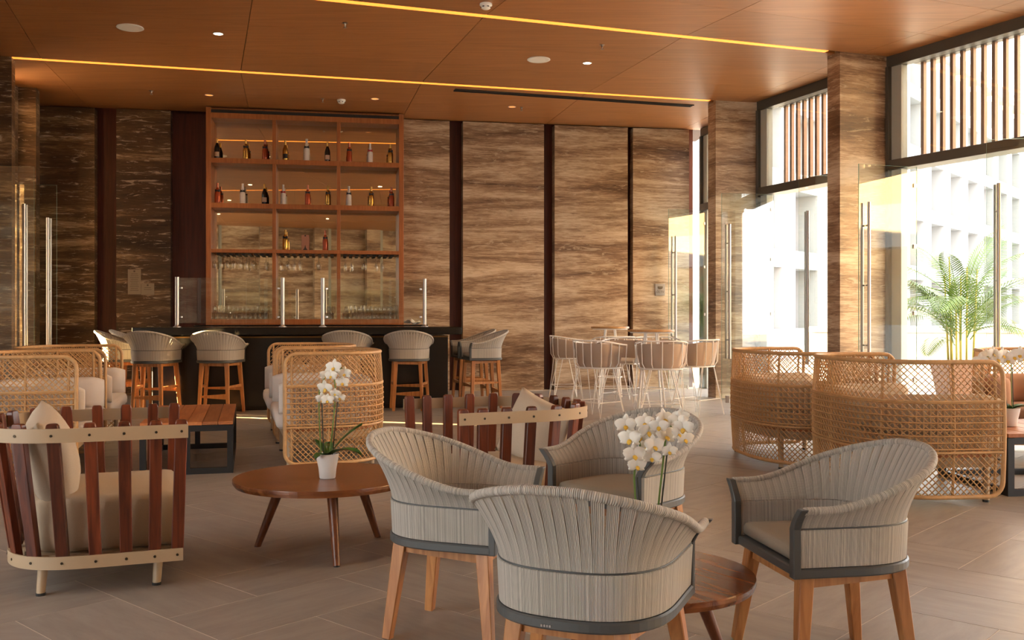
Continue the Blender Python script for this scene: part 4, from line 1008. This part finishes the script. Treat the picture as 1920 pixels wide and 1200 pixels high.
# ================================================================ WICKER LOVESEATS
WC = Curve(.67, .4, -.42, p=2.6); WL = WC.len
def wicker_proto(x, y, rz, label, cush):
    r = thing('wicker_loveseat', label, 'loveseat', (x, y, 0), rz, 'high-backed wicker loveseats')
    Z0, Z1 = .055, .915; rad = .09
    def P(s_, z, off=0.0):
        bul = .02*math.sin(PI*(z-Z0)/(Z1-Z0)); return Vector((*WC.at(s_/WL, off+bul), z))
    # frame tube: hem, arm ends with rounded corners, rim
    path = []
    for k in range(7): a = PI/2*k/6; path.append(P(rad*(1-math.sin(a)), Z0+rad*(1-math.cos(a)) if False else Z0+rad*(1-math.cos(PI/2-a)), 0)) if False else None
    path = []
    for k in range(7): a = PI/2*k/6; path.append(P(rad*(1-math.cos(a)), Z1-rad*(1-math.sin(a))))
    for k in range(1, 80): path.append(P(rad+(WL-2*rad)*k/80, Z1))
    for k in range(7): a = PI/2*k/6; path.append(P(WL-rad*(1-math.sin(a)), Z1-rad*(1-math.cos(a))))
    for k in range(1, 8): path.append(P(WL, Z1-rad-(Z1-Z0-2*rad)*k/8))
    for k in range(7): a = PI/2*k/6; path.append(P(WL-rad*(1-math.cos(a)), Z0+rad*(1-math.sin(a))))
    for k in range(1, 80): path.append(P(WL-rad-(WL-2*rad)*k/80, Z0))
    for k in range(7): a = PI/2*k/6; path.append(P(rad*(1-math.sin(a)), Z0+rad*(1-math.cos(a))))
    for k in range(1, 8): path.append(P(0, Z0+rad+(Z1-Z0-2*rad)*k/8))
    MB().tube(path, .015, 8, closed=True).build('rim', M['rattan'], r, smooth='all')
    mb = MB(); sp = .042; rd = .004
    Hh = Z1-Z0
    def ok(s_, z):
        if s_ < 0 or s_ > WL: return False
        for cs_ in (0, WL):
            for cz in (Z0, Z1):
                if abs(s_-cs_) < rad and abs(z-cz) < rad:
                    cc = (rad if cs_ == 0 else WL-rad, Z0+rad if cz == Z0 else Z1-rad)
                    if (s_-cc[0])**2+(z-cc[1])**2 > rad*rad: return False
        return True
    def strand(fs, n_, rr_):
        run = []
        for k in range(n_+1):
            s_, z, o_ = fs(k/n_)
            if ok(s_, z): run.append(P(s_, z, o_))
            else:
                if len(run) > 1: mb.tube(run, rr_, 4)
                run = []
        if len(run) > 1: mb.tube(run, rr_, 4)
    k = 0; s0 = -Hh
    while s0 < WL+Hh:
        strand(lambda t: (s0+Hh*t, Z0+Hh*t, .004), 18, rd)
        strand(lambda t: (s0+Hh-Hh*t, Z0+Hh*t, -.004), 18, rd); s0 += sp
    # cane band in the middle
    m0, m1 = .34, .665
    z = m0+sp/2
    while z < m1: strand(lambda t: (WL*t, z, .008), 90, .0048); z += sp
    s_ = sp/2
    while s_ < WL: strand(lambda t: (s_, m0+(m1-m0)*t, -.008), 7, .0048); s_ += sp
    stuff(mb.build('lattice', M['rattan'], r, recalc=False))
    for z in (m0, m1): MB().tube([P(WL*k/90, z, .004) for k in range(91)], .009, 6).build('binding', M['rattan'], r, smooth='all')
    for q in (.02, .13, .3, .5, .7, .87, .98): MB().tube([P(WL*q, Z0+Hh*k/8, -.006) for k in range(9)], .01, 6).build('rib', M['rattan'], r, smooth='all')
    for sx in (-1, 1):
        for yy, xx in ((.36, .56), (-.3, .5)):
            lg = MB().tube([(sx*xx, yy, .012), (sx*xx, yy, .26)], .021, 10).build('leg', M['cream'], r, smooth=True)
            MB().lathe([(.022, 0), (.022, .014)], 12, c=(sx*xx, yy, 0)).build('foot', M['black'], lg)
    ring = [WC.at(k/60, -.05) for k in range(61)]
    MB().prism(ring, .235, .3).build('seat_frame', M['cream'], r, bevel=.006)
    MB().prism([WC.at(k/60, -.045) for k in range(61)], .3, .318).build('seat_board', M['plank'], r)
    ring = [WC.at(k/60, -.07) for k in range(61)]; ring = [Vector((p.x, p.y+(.06 if p.y > .3 else 0))) for p in ring]; cen = Vector((0, 0)); rings = []
    for s2, z in ((.94, .32), (.995, .345), (1, .39), (.985, .425), (.94, .445), (.5, .458), (.03, .46)): rings.append([(*(cen+(p-cen)*s2), z) for p in ring])
    MB().loft(rings).build('seat_cushion', M[cush], r, smooth='all')
    # wrap-round back cushion
    rings = []
    for k in range(61):
        u = -.016+1.032*k/60; e = min(1, min(k, 60-k)/3+.45); c0 = WC.at(u, -.05)+Vector((0, max(0, -u, u-1)*WL)); n_ = (WC.at(u, 0)-WC.at(u, -1)); T_ = .17*e; z0, z1 = .44, .44+.26*(.8+.2*e)
        sec = []
        for j in range(14):
            a = 2*PI*j/14; ca, sa = math.cos(a), math.sin(a)
            dx = T_/2*math.copysign(abs(ca)**.6, ca); dz = (z1-z0)/2*math.copysign(abs(sa)**.6, sa)
            sec.append((*(c0-n_*(T_/2-dx)), (z0+z1)/2+dz))
        rings.append(sec)
    MB().loft(rings).build('back_cushion', M[cush], r, smooth='all')
    return r
wk = wicker_proto(2.66, 6.83, facing(.99, .12), 'wicker loveseat directly behind the clear-standing tub chair, its woven back to us', 'linen')
c = copy_tree(wk); place(c, 2.37, 8.22, 0, facing(.99, .12), 'wicker loveseat by the travertine pier, half hidden behind another loveseat')
fr_ = Vector((-.96, -.28))
W4 = wicker_proto(-1.57, 8.3, facing(*fr_), 'wicker loveseat behind the round coffee table orchid, seat turned toward the plank table', 'pale')
c = copy_tree(W4); place(c, -2.04, 9.88, 0, facing(*fr_), 'wicker loveseat closest to the bar on the side of the round table orchid')
fr_ = Vector((.96, .28))
c = copy_tree(W4); place(c, -3.72, 7.55, 0, facing(*fr_), 'wicker loveseat right behind the slatted armchair, open side to the plank table')
c = copy_tree(W4); place(c, -4.16, 9.1, 0, facing(*fr_), 'wicker loveseat near the bar end by the shaded stone wall')
wicker_proto(4.72, 8.35, facing(-.28, -.96), 'wicker loveseat with tan cushions against the glass doors, facing the plank side table', 'tan')

# ================================================================ WIRE STOOLS + HIGH TABLES
def wire_stool(x, y, rz, label):
    r = thing('wire_stool', label, 'stool', (x, y, 0), rz, 'white wire bar stools')
    c = Curve(.3, .2, -.24, p=2.4); cbm = Curve(.245, .17, -.19, p=2.4)
    zt = lambda u: .87+.055*sm(1.3-2.4*abs(u-.5))
    MB().tube([(*c.at(k/40), zt(k/40)) for k in range(41)], .009, 7).build('top_wire', M['wire'], r, smooth=True)
    ring = [(*cbm.at(k/40), .6) for k in range(41)]
    MB().tube(ring, .009, 7, closed=True).build('seat_ring', M['wire'], r, smooth=True)
    for k in range(11):
        u = k/10; a = cbm.at(u); b = c.at(u); MB().tube([(*a, .6), (*a.lerp(b, .75), .66), (*b, zt(u))], .006, 6).build('wire', M['wire'], r, smooth=True)
    mb = MB()
    for off in (-.012, -.022):
        mb.grid(lambda u, v: (*(cbm.at(.04+.92*u, off).lerp(c.at(.04+.92*u, off), min(1, .15+1.0*v))), .615+(zt(.04+.92*u)-.03-.615)*v), 30, 5)
    mb.build('back_pad', M['taupe'], r, smooth='all')
    rp = [cbm.at(k/40, -.015) for k in range(41)]
    MB().loft([[(*(p*s_), z) for p in rp] for s_, z in ((.95, .605), (1, .62), (1, .645), (.93, .662), (.5, .668), (.03, .668))]).build('seat_pad', M['offwhite'], r, smooth='all')
    for sx in (-1, 1):
        for yy in (-1, 1):
            ft = Vector((sx*.27, yy*.21-.01, 0.004))
            MB().tube([(sx*.23, yy*.08-.01, .6), ft, (sx*.12, yy*.16-.01, .6)], .007, 6).build('leg', M['wire'], r)
    for a, b in (((-.225, .195), (.225, .195)), ((-.225, -.215), (.225, -.215))): MB().tube([(*a, .12), (*b, .12)], .006, 6).build('stretcher', M['wire'], r) if False else None
    q = [(sx*.235, yy*.185-.01, .2) for sx, yy in ((1, 1), (-1, 1), (-1, -1), (1, -1))]
    MB().tube(q, .006, 6, closed=True).build('foot_ring', M['wire'], r)
    return r
ws = wire_stool((1240-CX)/FPX*11.35, 11.35, facing(.1, 1), 'white wire bar stool with taupe wrap, back to us at the nearer high table')
for px, Y, dx, dy, lab in ((1119, 11.6, .75, .65, 'white wire bar stool with taupe wrap beside the nearer high table, sun on its side'), (1306, 11.95, -.7, .7, 'white wire bar stool with taupe wrap on the door side of the nearer high table'),
                           (1170, 12.75, -.6, -.8, 'white wire bar stool with its pale seat showing, between the two high tables'), (1232, 13.35, .1, -1, 'white wire bar stool behind the nearer high table'),
                           (1062, 14.3, 1, .1, 'white wire bar stool at the farther high table, beside the stone slabs'), (1152, 13.9, -.1, 1, 'white wire bar stool at the farther high table, its rim just under the tabletop')):
    c = copy_tree(ws); place(c, (px-CX)/FPX*Y, Y, 0, facing(dx, dy), lab)
def high_table(px, Y, h, R, label):
    r = thing('high_table', label, 'table', ((px-CX)/FPX*Y, Y, 0), 0, 'round high tables')
    MB().lathe([(R*.98, h-.03), (R, h-.025), (R, h-.004), (R*.99, h)], 36).build('top', M['oak'], r, smooth=True)
    MB().lathe([(R*.9, h-.045), (R*.92, h-.03)], 30).build('top_plate', M['wire'], r)
    for k in range(4):
        a = PI/4+k*PI/2; MB().tube([(.22*math.cos(a), .22*math.sin(a), .005), (.1*math.cos(a), .1*math.sin(a), h-.045)], .012, 8).build('leg', M['wire'], r, smooth=True)
    MB().tube([(.18*math.cos(2*PI*k/24), .18*math.sin(2*PI*k/24), .3) for k in range(24)], .007, 6, closed=True).build('ring', M['wire'], r)
high_table(1221, 12.3, 1.045, .295, 'round wooden high table nearer the travertine pier, ringed by wire stools')
high_table(1144, 14.7, 1.06, .29, 'round wooden high table farther back by the stone slabs')
